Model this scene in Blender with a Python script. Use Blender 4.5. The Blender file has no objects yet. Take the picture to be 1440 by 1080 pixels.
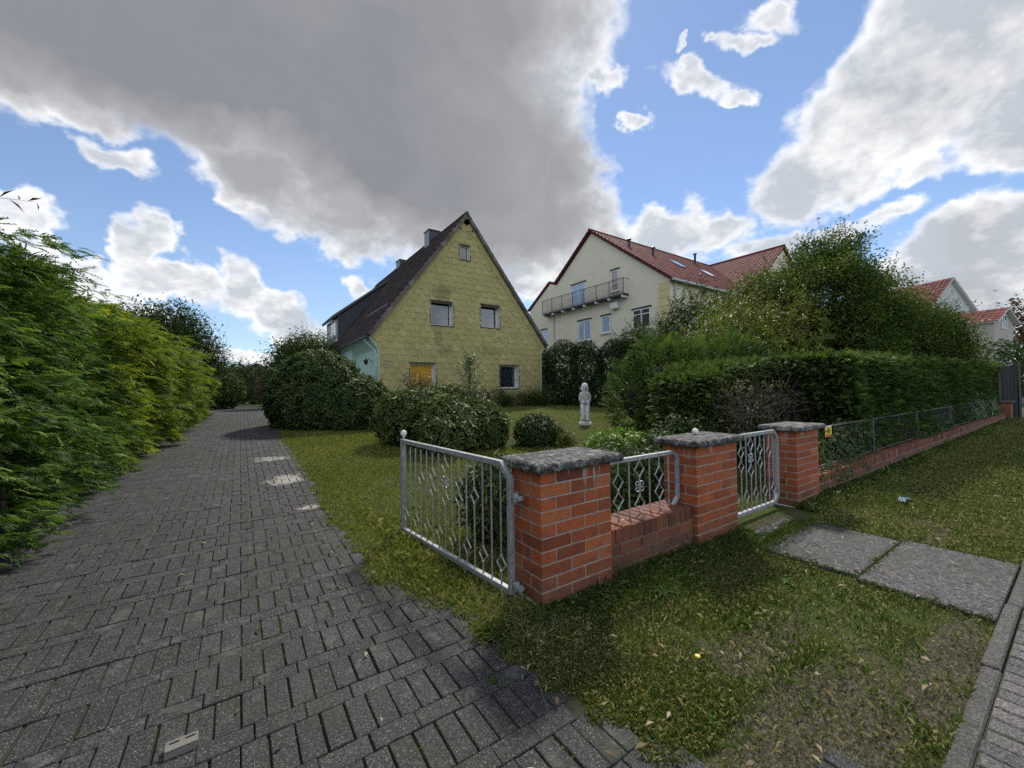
import bpy, bmesh, math, random
import numpy as np
from mathutils import Vector, Matrix, Euler
R = random.Random(7)
RN = np.random.default_rng(11)
rad = math.radians
scene = bpy.context.scene
COL = scene.collection

# ------------------------------------------------------------------ camera
yaw, pitch, roll = rad(34.3), rad(1.0), rad(0.8)
f0 = Vector((math.sin(yaw), math.cos(yaw), 0)); r0 = Vector((math.cos(yaw), -math.sin(yaw), 0)); u0 = Vector((0, 0, 1))
cf = f0*math.cos(pitch)+u0*math.sin(pitch); cu1 = u0*math.cos(pitch)-f0*math.sin(pitch)
cr = r0*math.cos(roll)-cu1*math.sin(roll); cu = cu1*math.cos(roll)+r0*math.sin(roll)
cam_d = bpy.data.cameras.new('camera'); cam = bpy.data.objects.new('camera', cam_d); COL.objects.link(cam)
cam.matrix_world = Matrix(((cr.x, cu.x, -cf.x, 0), (cr.y, cu.y, -cf.y, 0), (cr.z, cu.z, -cf.z, 1.475), (0, 0, 0, 1)))
cam_d.sensor_width = 36; cam_d.lens = 14.0; cam_d.clip_start = .05; cam_d.clip_end = 3000
scene.camera = cam
scene.render.resolution_x = 1024; scene.render.resolution_y = 768

# ------------------------------------------------------------------ light and exposure
SUN = Vector((0.50, 0.46, 0.74)).normalized()
SUN_EL = math.asin(SUN.z); SUN_AZ = math.atan2(SUN.x, SUN.y)
sd = bpy.data.lights.new('sun', 'SUN'); sd.energy = 3.0; sd.angle = rad(6); sd.color = (1, .93, .82)
so = bpy.data.objects.new('sun', sd); COL.objects.link(so)
so.rotation_euler = SUN.to_track_quat('Z', 'Y').to_euler()
scene.view_settings.view_transform = 'Standard'; scene.view_settings.look = 'None'
scene.view_settings.exposure = 0.4; scene.view_settings.gamma = 1
scene.cycles.max_bounces = 6; scene.cycles.diffuse_bounces = 3; scene.cycles.glossy_bounces = 2
scene.cycles.transmission_bounces = 4; scene.cycles.transparent_max_bounces = 8
scene.cycles.use_denoising = False; scene.cycles.use_adaptive_sampling = True; scene.cycles.adaptive_threshold = .02

# ------------------------------------------------------------------ node helpers
class NT:
    def __init__(s, tree): s.t = tree; s.l = tree.links
    def n(s, typ, **kw):
        nd = s.t.nodes.new(typ)
        for k, v in kw.items():
            if k.startswith('i_'):
                nm = k[2:]; nm = int(nm) if nm.isdigit() else nm.replace('_', ' ')
                s.put(nd.inputs[nm], v)
            else: setattr(nd, k, v)
        return nd
    def put(s, sock, v):
        if isinstance(v, bpy.types.NodeSocket): s.l.new(v, sock)
        else: sock.default_value = v
    def math(s, op, a, b=None, c=None, clamp=False):
        nd = s.t.nodes.new('ShaderNodeMath'); nd.operation = op; nd.use_clamp = clamp
        s.put(nd.inputs[0], a)
        if b is not None: s.put(nd.inputs[1], b)
        if c is not None: s.put(nd.inputs[2], c)
        return nd.outputs[0]
    def vmath(s, op, a, b=None, scale=None):
        nd = s.t.nodes.new('ShaderNodeVectorMath'); nd.operation = op
        s.put(nd.inputs[0], a)
        if b is not None: s.put(nd.inputs[1], b)
        if scale is not None: s.put(nd.inputs['Scale'], scale)
        return nd.outputs[1] if op in ('LENGTH', 'DOT_PRODUCT') else nd.outputs[0]
    def mix(s, fac, a, b, mode='MIX'):
        nd = s.t.nodes.new('ShaderNodeMix'); nd.data_type = 'RGBA'; nd.blend_type = mode
        s.put(nd.inputs[0], fac); s.put(nd.inputs[6], c4(a)); s.put(nd.inputs[7], c4(b))
        return nd.outputs[2]
    def ramp(s, fac, stops, interp='LINEAR'):
        nd = s.t.nodes.new('ShaderNodeValToRGB'); cr_ = nd.color_ramp; cr_.interpolation = interp
        while len(cr_.elements) < len(stops): cr_.elements.new(.5)
        for e, (p, c) in zip(cr_.elements, stops): e.position = p; e.color = c4(c)
        s.put(nd.inputs[0], fac); return nd.outputs[0]
    def maprange(s, v, a, b, c=0., d=1., smooth=False):
        nd = s.t.nodes.new('ShaderNodeMapRange'); nd.interpolation_type = 'SMOOTHSTEP' if smooth else 'LINEAR'
        s.put(nd.inputs[0], v)
        for i, x in enumerate((a, b, c, d)): s.put(nd.inputs[1+i], x)
        return nd.outputs[0]
    def noise(s, vec, scale, detail=4, rough=.55, color=False, dist=0., lac=2.):
        nd = s.t.nodes.new('ShaderNodeTexNoise')
        if vec is not None: s.put(nd.inputs['Vector'], vec)
        nd.inputs['Scale'].default_value = scale; nd.inputs['Detail'].default_value = detail
        nd.inputs['Roughness'].default_value = rough; nd.inputs['Distortion'].default_value = dist
        nd.inputs['Lacunarity'].default_value = lac
        return nd.outputs[1] if color else nd.outputs[0]
    def voro(s, vec, scale, feature='F1', out=0, rnd=1.):
        nd = s.t.nodes.new('ShaderNodeTexVoronoi'); nd.feature = feature
        if vec is not None: s.put(nd.inputs['Vector'], vec)
        nd.inputs['Scale'].default_value = scale; nd.inputs['Randomness'].default_value = rnd
        return nd.outputs[out]
    def attr(s, name): return s.n('ShaderNodeAttribute', attribute_name=name).outputs['Fac']
def c4(c):
    if isinstance(c, (tuple, list)) and len(c) == 3: return (*c, 1)
    return c
def new_mat(name):
    m = bpy.data.materials.new(name); m.use_nodes = True; t = NT(m.node_tree)
    b = m.node_tree.nodes['Principled BSDF']
    return m, t, b
def objco(t): return t.n('ShaderNodeNewGeometry').outputs['Position']
def bump(t, b, h, strength=.5, dist=.01):
    nd = t.n('ShaderNodeBump'); nd.inputs['Strength'].default_value = strength; nd.inputs['Distance'].default_value = dist
    t.put(nd.inputs['Height'], h); t.put(b.inputs['Normal'], nd.outputs[0])

# ------------------------------------------------------------------ sky (world)
def build_world():
    w = bpy.data.worlds.new('World'); scene.world = w; w.use_nodes = True
    w.cycles.sampling_method = 'MANUAL'; w.cycles.sample_map_resolution = 512
    t = NT(w.node_tree); w.node_tree.nodes.clear()
    F = 560.
    def pray(x, y): return (cf+cr*((x-720)/F)+cu*((540-y)/F)).normalized()
    # cloud masses: centre given as a direction, two angular half-widths, tilt, weight, dark underside
    px = [  # big grey cloud
        (330, 40, 560, 175, 8, 1.7, 1.0), (600, 190, 300, 180, 22, 1.8, 1.0), (690, 300, 200, 95, 8, 1.4, .9), (620, 20, 260, 190, 0, 1.4, .95),
        (790, 70, 75, 150, 0, .75, .22), (140, 70, 260, 110, 12, 1.2, .95), (745, 385, 110, 60, 0, .9, .35), (480, 305, 130, 55, 26, 1.0, .6), (360, 235, 150, 55, 28, 1.1, .7),
        (340, 262, 90, 30, 30, .5, .1),
        # right cloud
        (1270, 120, 250, 95, -26, 1.1, .30), (1150, 235, 130, 62, -20, .9, .24), (1430, 40, 220, 150, 0, 1.1, .30), (1080, 15, 60, 25, 0, .4, .1),
        (1290, 225, 70, 28, -12, .5, .1), (1440, 170, 120, 60, -20, .8, .3),
        # low right bank
        (1400, 345, 190, 80, -16, 1.3, .30), (1330, 420, 160, 70, 0, 1.1, .36), (1180, 320, 60, 18, 0, .35, 0), (1100, 335, 75, 26, -10, .6, .1),
        # centre cumulus
        (935, 330, 62, 52, 0, 1.0, .16), (830, 345, 70, 40, 0, .9, .14), (880, 365, 120, 34, 0, .9, .2),
        # left cumulus
        (195, 365, 62, 45, 10, 1.0, .16), (240, 400, 95, 34, 8, .9, .30), (345, 400, 50, 40, 20, 1.0, .14), (400, 430, 60, 40, 30, 1.0, .22), (60, 395, 110, 55, 10, 1.1, .22), (40, 325, 42, 36, 0, .9, .16),
        (120, 445, 200, 30, 5, .8, .3), (440, 462, 90, 28, 8, .7, .25), (505, 398, 28, 26, 0, .7, .15), (340, 495, 100, 14, 0, .4, .2),
        # scraps
        (560, 418, 60, 30, 10, .6, .2), (700, 400, 60, 40, 0, .7, .2), (1000, 320, 70, 28, -15, .6, .1), (1240, 300, 60, 18, -10, .4, 0), (1000, 60, 22, 12, -30, .3, 0), (905, 165, 24, 12, 30, .3, 0), (1030, 150, 26, 12, 0, .3, 0), (20, 300, 60, 40, 0, .8, .12), (150, 222, 70, 24, 24, .55, 0), (90, 150, 130, 38, 12, .7, .1), (1045, 52, 55, 20, -10, .45, 0), (970, 118, 60, 20, 24, .4, 0), (860, 100, 30, 20, 0, .35, 0),
        (960, 75, 14, 8, 0, .2, 0)]
    blobs = []
    for x, y, rx, ry, an, wt, dk in px:
        c = pray(x, y); a = rad(an)
        e1 = (math.cos(a), math.sin(a)); e2 = (-math.sin(a), math.cos(a))
        def half(e, rr):
            d = pray(x+e[0]*rr*.5, y+e[1]*rr*.5)-pray(x-e[0]*rr*.5, y-e[1]*rr*.5); return d
        h1 = half(e1, rx); h2 = half(e2, ry); la = h1.length; lb = h2.length
        ax = h1.normalized(); nz = c; ay = (h2-h2.dot(ax)*ax-h2.dot(nz)*nz).normalized(); ax = ay.cross(nz).normalized()
        blobs.append((c, ax, ay, nz, la, lb, max(la, lb)*1.6, wt, dk))
    for az, el, ra, rb, wt, dk in [(200, 30, .55, .3, 1.1, .12), (250, 50, .5, .35, 1.2, .2), (300, 25, .45, .25, 1.1, .2), (150, 22, .6, .28, 1.1, .12), (120, 48, .4, .3, 1., .15), (330, 60, .5, .4, 1.4, .9), (20, 80, .5, .4, 1.4, .9)]:  # unseen clouds behind and overhead; those behind kept pale as added fill
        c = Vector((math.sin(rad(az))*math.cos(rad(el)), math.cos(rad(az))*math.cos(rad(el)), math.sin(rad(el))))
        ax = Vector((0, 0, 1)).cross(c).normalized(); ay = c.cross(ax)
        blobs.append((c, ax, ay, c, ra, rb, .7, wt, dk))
    g = bpy.data.node_groups.new('cloud_density', 'ShaderNodeTree')
    g.interface.new_socket('V', in_out='INPUT', socket_type='NodeSocketVector')
    g.interface.new_socket('D', in_out='OUTPUT', socket_type='NodeSocketFloat')
    g.interface.new_socket('K', in_out='OUTPUT', socket_type='NodeSocketFloat')
    q = NT(g); gi = q.n('NodeGroupInput').outputs[0]; go = q.n('NodeGroupOutput')
    w1 = q.vmath('SCALE', q.vmath('SUBTRACT', q.noise(gi, 4.5, 4, .55, True), (.5, .5, .5)), scale=.20)
    w2 = q.vmath('SCALE', q.vmath('SUBTRACT', q.noise(gi, 18., 4, .6, True), (.5, .5, .5)), scale=.06)
    v = q.vmath('ADD', q.vmath('ADD', gi, w1), w2)
    B = None; K = None
    for c, ax, ay, az_, la, lb, lc, wt, dk in blobs:
        M = Matrix((ax, ay, az_)).transposed(); e = M.to_euler('XYZ')
        mp = q.n('ShaderNodeMapping', vector_type='TEXTURE'); q.put(mp.inputs[0], v)
        mp.inputs['Location'].default_value = c; mp.inputs['Rotation'].default_value = e; mp.inputs['Scale'].default_value = (la, lb, lc)
        ln = q.vmath('LENGTH', mp.outputs[0])
        d = q.math('SUBTRACT', 1., ln); d = q.math('MULTIPLY', d, max(wt, .5))
        B = d if B is None else q.math('SMOOTH_MAX', B, d, .12)
        if dk > 0:
            kk = q.math('MULTIPLY', q.math('ADD', d, .25, clamp=True), dk)
            K = kk if K is None else q.math('SMOOTH_MAX', K, kk, .15)
    B = q.math('MAXIMUM', B, -.45)
    # cloud texture seen in perspective: overhead detail is larger than detail near the horizon
    sp = q.n('ShaderNodeSeparateXYZ'); q.put(sp.inputs[0], gi)
    zz = q.math('ADD', q.math('MAXIMUM', sp.outputs[2], 0.), .55)
    pv = q.vmath('SCALE', gi, scale=q.math('DIVIDE', 1., zz))
    n1 = q.noise(pv, 5.0, 10, .62); n2 = q.noise(pv, 30., 7, .66)
    D = q.math('ADD', B, q.math('MULTIPLY', q.math('SUBTRACT', n1, .5), 1.15))
    D = q.math('ADD', D, q.math('MULTIPLY', q.math('SUBTRACT', n2, .5), .32))
    q.put(go.inputs[0], D); q.put(go.inputs[1], K)
    dirv = t.n('ShaderNodeTexCoord').outputs['Generated']
    def cd(vec):
        nd = t.n('ShaderNodeGroup', node_tree=g); t.put(nd.inputs[0], vec); return nd.outputs[0], nd.outputs[1]
    D, Kd = cd(dirv)
    off = Vector((SUN.x, SUN.y, SUN.z+.35)).normalized()*.03
    spz = t.n('ShaderNodeSeparateXYZ'); t.put(spz.inputs[0], dirv)
    izz = t.math('DIVIDE', 1., t.math('ADD', t.math('MAXIMUM', spz.outputs[2], 0.), .55))
    nA = t.noise(t.vmath('SCALE', dirv, scale=izz), 5., 6, .58)
    nB = t.noise(t.vmath('SCALE', t.vmath('ADD', dirv, tuple(off)), scale=izz), 5., 6, .58)
    sky = t.n('ShaderNodeTexSky', sky_type='NISHITA'); sky.sun_disc = False; sky.sun_elevation = SUN_EL; sky.sun_rotation = SUN_AZ
    sky.air_density = 1.0; sky.dust_density = .05; sky.ozone_density = 2.5
    skyc = t.mix(1., sky.outputs[0], (.92, .98, 1.06), 'MULTIPLY')
    el = t.n('ShaderNodeSeparateXYZ'); t.put(el.inputs[0], dirv)
    skyc = t.mix(t.math('ADD', .12, t.math('MULTIPLY', t.maprange(el.outputs[2], .0, .35, 1., 0.), .25)), skyc, (4.6, 5.6, 6.8))
    alpha = t.maprange(D, -.07, .24, 0., 1., True)
    alpha = t.math('MULTIPLY', alpha, t.math('ADD', .82, t.math('MULTIPLY', t.maprange(D, .1, .35), .18)))
    thick = t.maprange(D, .05, .42, 0., 1., True)
    lit = t.math('ADD', .5, t.math('MULTIPLY', t.math('SUBTRACT', nA, nB), 2.6), clamp=True)
    wh = t.math('ADD', t.math('MULTIPLY', t.math('SUBTRACT', 1., thick), .75), t.math('MULTIPLY', t.math('SUBTRACT', lit, .42), 1.5), clamp=True)
    soft = t.noise(dirv, 2.6, 4, .5)
    kd = t.math('MULTIPLY', Kd, t.math('ADD', .45, t.math('MULTIPLY', soft, 1.0)), clamp=True)
    wh = t.math('MULTIPLY', wh, t.math('SUBTRACT', 1., t.math('MULTIPLY', t.maprange(kd, .22, .62), .98)))
    grey = t.ramp(kd, [(0, (.60, .66, .74)), (.28, (.52, .56, .62)), (.5, (.43, .445, .47)), (.75, (.35, .355, .37)), (1, (.26, .275, .305))])
    cloud = t.mix(wh, grey, (1.15, 1.13, 1.10))
    front = t.maprange(t.vmath('DOT_PRODUCT', dirv, tuple(SUN)), -.5, .6, 14.5, 7.9)   # unseen clouds opposite the sun brightened as added fill from behind the camera
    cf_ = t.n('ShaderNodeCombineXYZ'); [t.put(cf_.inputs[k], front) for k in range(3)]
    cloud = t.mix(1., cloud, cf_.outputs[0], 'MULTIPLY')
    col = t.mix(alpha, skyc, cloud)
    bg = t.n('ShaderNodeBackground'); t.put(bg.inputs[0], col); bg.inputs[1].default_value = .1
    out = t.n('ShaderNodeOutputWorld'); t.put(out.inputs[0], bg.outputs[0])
build_world()

# ------------------------------------------------------------------ object helpers
def tag(o, label=None, cat=None, group=None, kind=None):
    if label: o['label'] = label
    if cat: o['category'] = cat
    if group: o['group'] = group
    if kind: o['kind'] = kind
    return o
def empty(name, loc=(0, 0, 0), rz=0., label=None, cat=None, group=None):
    o = bpy.data.objects.new(name, None); COL.objects.link(o); o.location = loc; o.rotation_euler = (0, 0, rz)
    o.empty_display_size = .2
    return tag(o, label, cat, group)
def link(name, me, mat=None, parent=None, smooth=False):
    o = bpy.data.objects.new(name, me); COL.objects.link(o)
    if mat: me.materials.append(mat)
    if parent: o.parent = parent
    if smooth: me.polygons.foreach_set('use_smooth', [True]*len(me.polygons))
    return o
def copy_tree(o, parent=None):
    c = o.copy(); COL.objects.link(c); c.parent = parent
    for ch in [x for x in bpy.data.objects if x.parent == o and x != c]: copy_tree(ch, c)
    return c
class MB:
    """collects polygons (with a tone per face) for one mesh"""
    def __init__(s): s.v = []; s.f = []; s.t = []
    def poly(s, pts, tone=.5):
        i = len(s.v); s.v += [tuple(p) for p in pts]; s.f.append(tuple(range(i, i+len(pts)))); s.t.append(tone)
    def box(s, a, b, tone=.5, M=None, skip=()):
        x0, y0, z0 = a; x1, y1, z1 = b; i = len(s.v)
        vs = [Vector((x, y, z)) for z in (z0, z1) for y in (y0, y1) for x in (x0, x1)]
        if M: vs = [M @ q for q in vs]
        s.v += [tuple(q) for q in vs]
        for k, f in enumerate(((0, 2, 3, 1), (4, 5, 7, 6), (0, 1, 5, 4), (2, 6, 7, 3), (0, 4, 6, 2), (1, 3, 7, 5))):
            if k in skip: continue
            s.f.append(tuple(i+j for j in f)); s.t.append(tone)
    def prism(s, pts2, d0, d1, P, tone=.5):
        """closed polygon in (u,v) pushed from depth d0 to d1; P(u,v,d) gives the point"""
        n = len(pts2); i = len(s.v)
        s.v += [tuple(P(u, v, d0)) for u, v in pts2]+[tuple(P(u, v, d1)) for u, v in pts2]
        s.f.append(tuple(i+k for k in range(n))[::-1]); s.f.append(tuple(i+n+k for k in range(n))); s.t += [tone, tone]
        for k in range(n):
            j = (k+1) % n; s.f.append((i+k, i+j, i+n+j, i+n+k)); s.t.append(tone)
    def tube(s, pts, r, sides=6, closed=False, tone=.5, rot=0., cap=True, up=None):
        pts = [Vector(p) for p in pts]; n = len(pts); rs = r if isinstance(r, (list, tuple)) else [r]*n
        i0 = len(s.v); prev = None
        for k, p in enumerate(pts):
            if closed: a, b = pts[k-1], pts[(k+1) % n]
            else: a, b = pts[max(k-1, 0)], pts[min(k+1, n-1)]
            t1 = (p-a).normalized() if (p-a).length > 1e-9 else (b-p).normalized()
            t2 = (b-p).normalized() if (b-p).length > 1e-9 else t1
            tg = (t1+t2).normalized() if (t1+t2).length > 1e-6 else t1
            if up is not None: nx = Vector(up); nx = (nx-nx.dot(tg)*tg).normalized()
            else:
                ref = prev if prev is not None else (Vector((0, 0, 1)) if abs(tg.z) < .9 else Vector((1, 0, 0)))
                nx = (ref-ref.dot(tg)*tg)
                nx = nx.normalized() if nx.length > 1e-6 else tg.orthogonal().normalized()
            prev = nx; ny = tg.cross(nx)
            mit = 1/max(.5, tg.dot(t1)) if (closed or 0 < k < n-1) else 1
            for q in range(sides):
                a_ = rot+2*math.pi*q/sides; off = nx*math.cos(a_)*rs[k]+ny*math.sin(a_)*rs[k]*(mit if up is not None else 1)
                s.v.append(tuple(p+off))
        m = n if closed else n-1
        for k in range(m):
            for q in range(sides):
                q2 = (q+1) % sides; k2 = (k+1) % n
                s.f.append((i0+k*sides+q, i0+k*sides+q2, i0+k2*sides+q2, i0+k2*sides+q)); s.t.append(tone)
        if not closed and cap:
            s.f.append(tuple(i0+q for q in range(sides))[::-1]); s.t.append(tone)
            s.f.append(tuple(i0+(n-1)*sides+q for q in range(sides))); s.t.append(tone)
    def lathe(s, prof, c=(0, 0, 0), sides=16, tone=.5, sx=1, sy=1, rz=0):
        i0 = len(s.v); n = len(prof)
        for r, z in prof:
            for q in range(sides):
                a = 2*math.pi*q/sides; x, y = r*math.cos(a)*sx, r*math.sin(a)*sy
                s.v.append((c[0]+x*math.cos(rz)-y*math.sin(rz), c[1]+x*math.sin(rz)+y*math.cos(rz), c[2]+z))
        for k in range(n-1):
            for q in range(sides):
                q2 = (q+1) % sides; s.f.append((i0+k*sides+q, i0+k*sides+q2, i0+(k+1)*sides+q2, i0+(k+1)*sides+q)); s.t.append(tone)
        s.f.append(tuple(i0+q for q in range(sides))[::-1]); s.f.append(tuple(i0+(n-1)*sides+q for q in range(sides))); s.t += [tone, tone]
    def build(s, name, mat, parent=None, smooth=False, bevel=0., label=None):
        me = bpy.data.meshes.new(name); me.from_pydata(s.v, [], s.f)
        at = me.attributes.new('tone', 'FLOAT', 'FACE'); at.data.foreach_set('value', s.t)
        me.update(); o = link(name, me, mat, parent, smooth)
        if bevel:
            md = o.modifiers.new('edge', 'BEVEL'); md.width = bevel; md.segments = 1; md.limit_method = 'ANGLE'; md.angle_limit = rad(50)
        if label: o['label'] = label
        return o
def quads_obj(name, V, tone, mat, parent=None, nper=4):
    """V: (n*nper,3) vertices of n separate polygons"""
    V = np.ascontiguousarray(V, dtype=np.float32).reshape(-1, 3); nv = len(V); n = nv//nper
    me = bpy.data.meshes.new(name); me.vertices.add(nv); me.vertices.foreach_set('co', V.ravel())
    me.loops.add(nv); me.loops.foreach_set('vertex_index', np.arange(nv, dtype=np.int32))
    me.polygons.add(n); me.polygons.foreach_set('loop_start', np.arange(0, nv, nper, dtype=np.int32))
    me.update(calc_edges=True)
    at = me.attributes.new('tone', 'FLOAT', 'FACE'); at.data.foreach_set('value', np.ascontiguousarray(tone, dtype=np.float32))
    return link(name, me, mat, parent)
def gz(Y): return .7*min(max((Y-3)/15., 0), 1)
def gzn(Y): return .7*np.clip((Y-3)/15., 0, 1)
def nrm(a): return a/np.maximum(np.linalg.norm(a, axis=-1, keepdims=True), 1e-9)
def rdir(n):
    return nrm(RN.normal(size=(n, 3)))
_k = RN.normal(size=(10, 3)); _ph = RN.uniform(0, 6.28, 10)
def lump(p, f=1.):
    s = 0
    for i in range(10): s = s+np.sin((p*f) @ _k[i]*(1+.35*i)+_ph[i])/(1+.25*i)
    return s/4.0

# ------------------------------------------------------------------ foliage helpers
def leafV(P, D, N, L, W, fold=.18, droop=.12):
    """pointed leaf from base P along D, facing N; folded along its midrib"""
    D = nrm(D); S = nrm(np.cross(D, N)); N = np.cross(S, D); L = np.asarray(L).reshape(-1, 1); W = np.asarray(W).reshape(-1, 1)
    mid = P+D*L*.48+N*(W*fold)
    tip = P+D*L-N*(L*droop)
    return np.stack([P, mid-S*W*.5, tip, mid+S*W*.5], 1).reshape(-1, 3)
def basis(N):
    ref = np.where(np.abs(N[:, 2:3]) < .9, np.array([[0, 0, 1.]]), np.array([[1., 0, 0]]))
    T = nrm(np.cross(N, ref)); return T, np.cross(N, T)
def surf(blobs, n, depth=.35, zmin=None, amp=.12, freq=1.3, power=1.6):
    """points scattered in the outer shell of a union of lumpy ellipsoids"""
    bl = np.array(blobs, float); area = (bl[:, 3]*bl[:, 4]+bl[:, 3]*bl[:, 5]+bl[:, 4]*bl[:, 5]); out = []; outn = []
    need = n
    while need > 0:
        m = need*2+50; k = RN.choice(len(bl), m, p=area/area.sum()); c = bl[k, :3]; r = bl[k, 3:6]; d = rdir(m)
        pr = c+d*r; sc = 1+amp*lump(pr, freq)-depth*RN.random(m)**power
        p = c+d*r*sc[:, None]; ok = np.ones(m, bool)
        for j in range(len(bl)):
            q = (p-bl[j, :3])/bl[j, 3:6]; ok &= ~((np.linalg.norm(q, axis=1) < .72) & (k != j))
        g = gzn(p[:, 1])+.04
        ok &= p[:, 2] > (g if zmin is None else zmin)
        nn = nrm(d/r); out.append(p[ok]); outn.append(nn[ok]); need -= int(ok.sum())
    P = np.concatenate(out)[:n]; N = np.concatenate(outn)[:n]; return P, N
def whorls(P, N, k, L, W, cone=(45, 85), tone0=.5, tvar=.18, up=.25, jit=.02):
    n = len(P); A = nrm(N+np.array([0, 0, up])+RN.normal(size=(n, 3))*.35); T, Bv = basis(A)
    th = RN.uniform(0, 6.28, n)[:, None]+np.arange(k)[None]*(6.283/k)*1.0+RN.normal(size=(n, k))*.25
    cn = np.radians(RN.uniform(cone[0], cone[1], (n, k)))
    D = A[:, None]*np.cos(cn)[..., None]+(T[:, None]*np.cos(th)[..., None]+Bv[:, None]*np.sin(th)[..., None])*np.sin(cn)[..., None]
    NN = A[:, None]*np.sin(cn)[..., None]-(T[:, None]*np.cos(th)[..., None]+Bv[:, None]*np.sin(th)[..., None])*np.cos(cn)[..., None]
    PP = P[:, None]+RN.normal(size=(n, k, 3))*jit+D*.005
    l = L*RN.uniform(.65, 1.15, (n, k)); w = W*RN.uniform(.75, 1.15, (n, k))
    ct = tone0+RN.normal(size=n)*tvar*.6+.25*tvar*lump(P, 2.2)
    tone = (ct[:, None]+RN.normal(size=(n, k))*tvar*.6).ravel()
    V = leafV(PP.reshape(-1, 3), D.reshape(-1, 3), NN.reshape(-1, 3), l.ravel(), w.ravel())
    return V, np.clip(tone, 0, 1)
def whips(bases, dirs, length, nl, L, W, twig_mb=None, tone0=.5, tvar=.15, curve=.25, tr=.006):
    """twigs that stick out of a crown, leaves set alternately along them"""
    Vs = []; Ts = []
    for b, d in zip(bases, dirs):
        b = np.array(b, float); d = np.array(d, float)/np.linalg.norm(d); ln = length*RN.uniform(.6, 1.25); side = rdir(1)[0]*curve
        s = np.linspace(0, 1, 6)[:, None]; pts = b+d*ln*s+side*ln*s**2
        if twig_mb is not None: twig_mb.tube([tuple(q) for q in pts], [tr*(1-.75*q[0]) for q in s], 4)
        m = nl; ss = np.linspace(.12, 1, m)[:, None]; Pp = b+d*ln*ss+side*ln*ss**2; ax = nrm(d+2*side*ss)
        T, Bv = basis(ax); a = np.arange(m)[:, None]*2.4+RN.uniform(0, 6)
        D = nrm(ax*.6+T*np.cos(a)+Bv*np.sin(a)+RN.normal(size=(m, 3))*.2)
        Nn = nrm(np.array([[0, 0, 1.]])+RN.normal(size=(m, 3))*.4)
        Vs.append(leafV(Pp, D, Nn, L*RN.uniform(.6, 1.1, m), W*RN.uniform(.7, 1.1, m))); Ts.append(np.clip(tone0+RN.normal(size=m)*tvar, 0, 1))
    return np.concatenate(Vs), np.concatenate(Ts)
def leaf_mat(name, stops, trans=.25, rough=.5, spec=.3, hue_noise=0.):
    m, t, b = new_mat(name); a = t.attr('tone')
    col = t.ramp(a, stops)
    if hue_noise:
        n_ = t.noise(objco(t), 1.1, 2); col = t.mix(t.math('MULTIPLY', t.maprange(n_, .52, .68), hue_noise), col, (.20, .20, .03))
    t.put(b.inputs['Base Color'], col); b.inputs['Roughness'].default_value = rough; b.inputs['Specular IOR Level'].default_value = spec
    tr = t.n('ShaderNodeBsdfTranslucent'); t.put(tr.inputs[0], t.mix(1., col, (1.5, 1.6, .8), 'MULTIPLY'))
    mx = t.n('ShaderNodeMixShader'); mx.inputs[0].default_value = trans; t.put(mx.inputs[1], b.outputs[0]); t.put(mx.inputs[2], tr.outputs[0])
    t.put(m.node_tree.nodes['Material Output'].inputs[0], mx.outputs[0]); return m
M = {}
M['conifer'] = leaf_mat('conifer_green', [(0, (.014, .034, .009)), (.4, (.045, .100, .018)), (.7, (.11, .19, .034)), (1, (.24, .34, .07))], .3, .6, .2)
M['conifer_gold'] = leaf_mat('conifer_gold', [(0, (.025, .055, .010)), (.4, (.095, .155, .018)), (.7, (.20, .265, .027)), (1, (.38, .40, .05))], .3, .6, .2)
M['rhodo'] = leaf_mat('rhododendron_leaf', [(0, (.020, .040, .012)), (.5, (.048, .085, .022)), (.85, (.10, .14, .035)), (1, (.20, .19, .06))], .15, .55, .22)
M['rhodo_light'] = leaf_mat('rhododendron_light_leaf', [(0, (.026, .048, .014)), (.5, (.068, .105, .028)), (.85, (.14, .17, .045)), (1, (.26, .22, .08))], .18, .55, .22)
M['fresh'] = leaf_mat('fresh_leaf', [(0, (.05, .11, .015)), (.5, (.12, .22, .03)), (1, (.24, .34, .06))], .3, .45, .35)
M['dark'] = leaf_mat('dark_leaf', [(0, (.013, .028, .010)), (.5, (.030, .058, .018)), (1, (.065, .10, .03))], .2, .6, .15)
M['mid'] = leaf_mat('mid_leaf', [(0, (.02, .04, .012)), (.5, (.05, .085, .022)), (.85, (.095, .125, .03)), (1, (.16, .13, .04))], .25, .6, .18)
M['apple'] = leaf_mat('apple_leaf', [(0, (.022, .045, .012)), (.5, (.055, .098, .020)), (.85, (.12, .165, .03)), (1, (.22, .21, .04))], .28, .55, .2, .3)
M['lime'] = leaf_mat('lime_leaf', [(0, (.05, .08, .015)), (.5, (.12, .16, .025)), (.85, (.23, .25, .035)), (1, (.38, .34, .06))], .3, .5, .3)
M['thuja'] = leaf_mat('thuja_leaf', [(0, (.016, .034, .011)), (.4, (.045, .085, .022)), (.75, (.10, .165, .034)), (1, (.20, .25, .06))], .25, .6, .2)
M['bluegreen'] = leaf_mat('bluegreen_leaf', [(0, (.03, .05, .035)), (.5, (.08, .12, .08)), (1, (.17, .22, .15))], .2, .5, .3)
M['variegated'] = leaf_mat('variegated_leaf', [(0, (.05, .09, .04)), (.6, (.16, .24, .13)), (1, (.45, .5, .35))], .2, .5, .3)
M['russet'] = leaf_mat('russet_leaf', [(0, (.03, .022, .015)), (.5, (.085, .05, .032)), (1, (.15, .10, .05))], .2, .5, .3)
M['purple'] = leaf_mat('purple_leaf', [(0, (.03, .03, .03)), (.5, (.075, .065, .06)), (1, (.13, .11, .10))], .2, .5, .3)
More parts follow.
